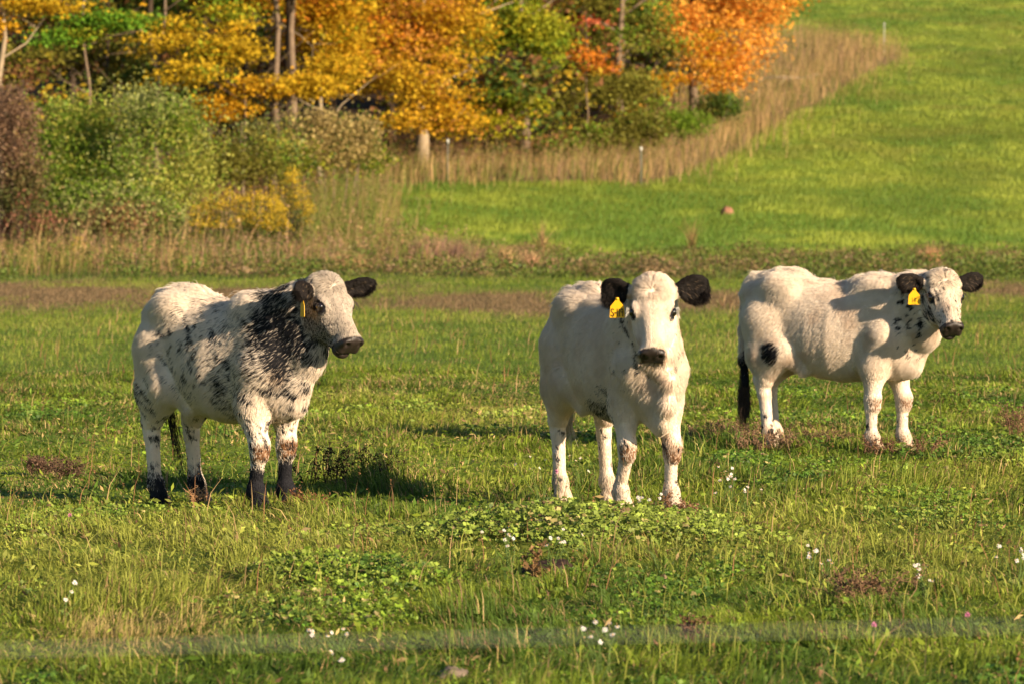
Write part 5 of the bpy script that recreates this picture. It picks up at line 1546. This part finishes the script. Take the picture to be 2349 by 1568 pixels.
weed(1655, 1015, 0.42, 0.17, 26, (0.24, 0.15, 0.09), 'reddish dry weed between the cream and the white calf', 6)
weed(2010, 1046, 0.22, 0.13, 9, (0.18, 0.10, 0.06), 'dry weed at the white calf\'s inner front hoof', 7)
weed(2100, 1050, 0.26, 0.13, 10, (0.18, 0.10, 0.06), 'dry weed at the white calf\'s outer front hoof', 8)
weed(1560, 1190, 0.14, 0.11, 18, (0.22, 0.12, 0.07), 'reddish dry weed at the cream calf\'s outer front hoof', 9)
weed(1870, 1015, 0.5, 0.12, 18, (0.17, 0.11, 0.06), 'thin dry weed under the white calf\'s belly', 10)
weed(2335, 1010, 0.15, 0.24, 16, (0.20, 0.11, 0.07), 'tall dry weed at the right picture edge', 11)
weed(1226, 1345, 0.03, 0.17, 3, (0.22, 0.13, 0.06), 'small red-leaved weed beside the dark molehill', 12, size=0.016)
weed(455, 1165, 0.05, 0.12, 5, (0.42, 0.25, 0.13), 'pale dead stalks at the speckled calf\'s hind hoof', 13, size=0.006)
weed(1585, 1478, 0.03, 0.12, 4, (0.16, 0.08, 0.05), 'brown stalk standing through the fence wire at right of centre', 14, size=0.014, lean=.1)
weed(1985, 1395, 0.25, 0.16, 18, (0.20, 0.12, 0.07), 'sparse brown weed at the bottom right', 15)
# tussocks of dead grass in the middle distance
def tussock(px, Y, h, r, n, col, label, seed):
    X = wx(px, Y); z0 = tz(X, Y); rg = np.random.default_rng(seed)
    x_ = rg.normal(size=n) * r * .45; y_ = rg.normal(size=n) * r * .45
    v, f, t_, c = blades(x_, y_, 0 * x_ - .01, h * (.55 + .5 * rg.random(n)), np.full(n, .012), vary(np.tile(np.array(col), (n, 1)), rg, .35), rg, .5)
    o = link('grass_tussock', mesh_np('grass_tussock', v, f, t_, c), None, M_DRY); o.location = (X, Y, z0)
    tag(o, label, 'tussock', 'dead grass tussocks in the middle distance')
tussock(798, 83, .42, .34, 900, TAN, 'round straw coloured tussock above the speckled calf\'s head', 1)
tussock(1155, 88, .55, .16, 160, TAN, 'upright tan tussock above the cream calf, left one of three', 2)
tussock(1212, 86, .45, .18, 200, (.5, .3, .17), 'tan tussock above the cream calf, middle one of three', 3)
tussock(1262, 87, .28, .16, 140, (.48, .28, .17), 'low pinkish tussock above the cream calf, right one of three', 4)
tussock(2132, 92, .5, .16, 200, (.5, .28, .14), 'orange-brown tussock above the white calf\'s head', 5)
tussock(1585, 108, .9, .06, 60, TAN2, 'thin tall dry tuft alone in the green field above the cream calf', 6)
tussock(1243, 104, .95, .10, 90, TAN, 'thin tall straw tuft near the middle of the green field', 7)
tussock(985, 92, .75, .5, 700, PNK, 'pinkish brown tussock of dead weeds at the field margin', 8)
tussock(1040, 90, .65, .5, 600, (.25, .15, .11), 'darker brown tussock right beside the pinkish one', 9)
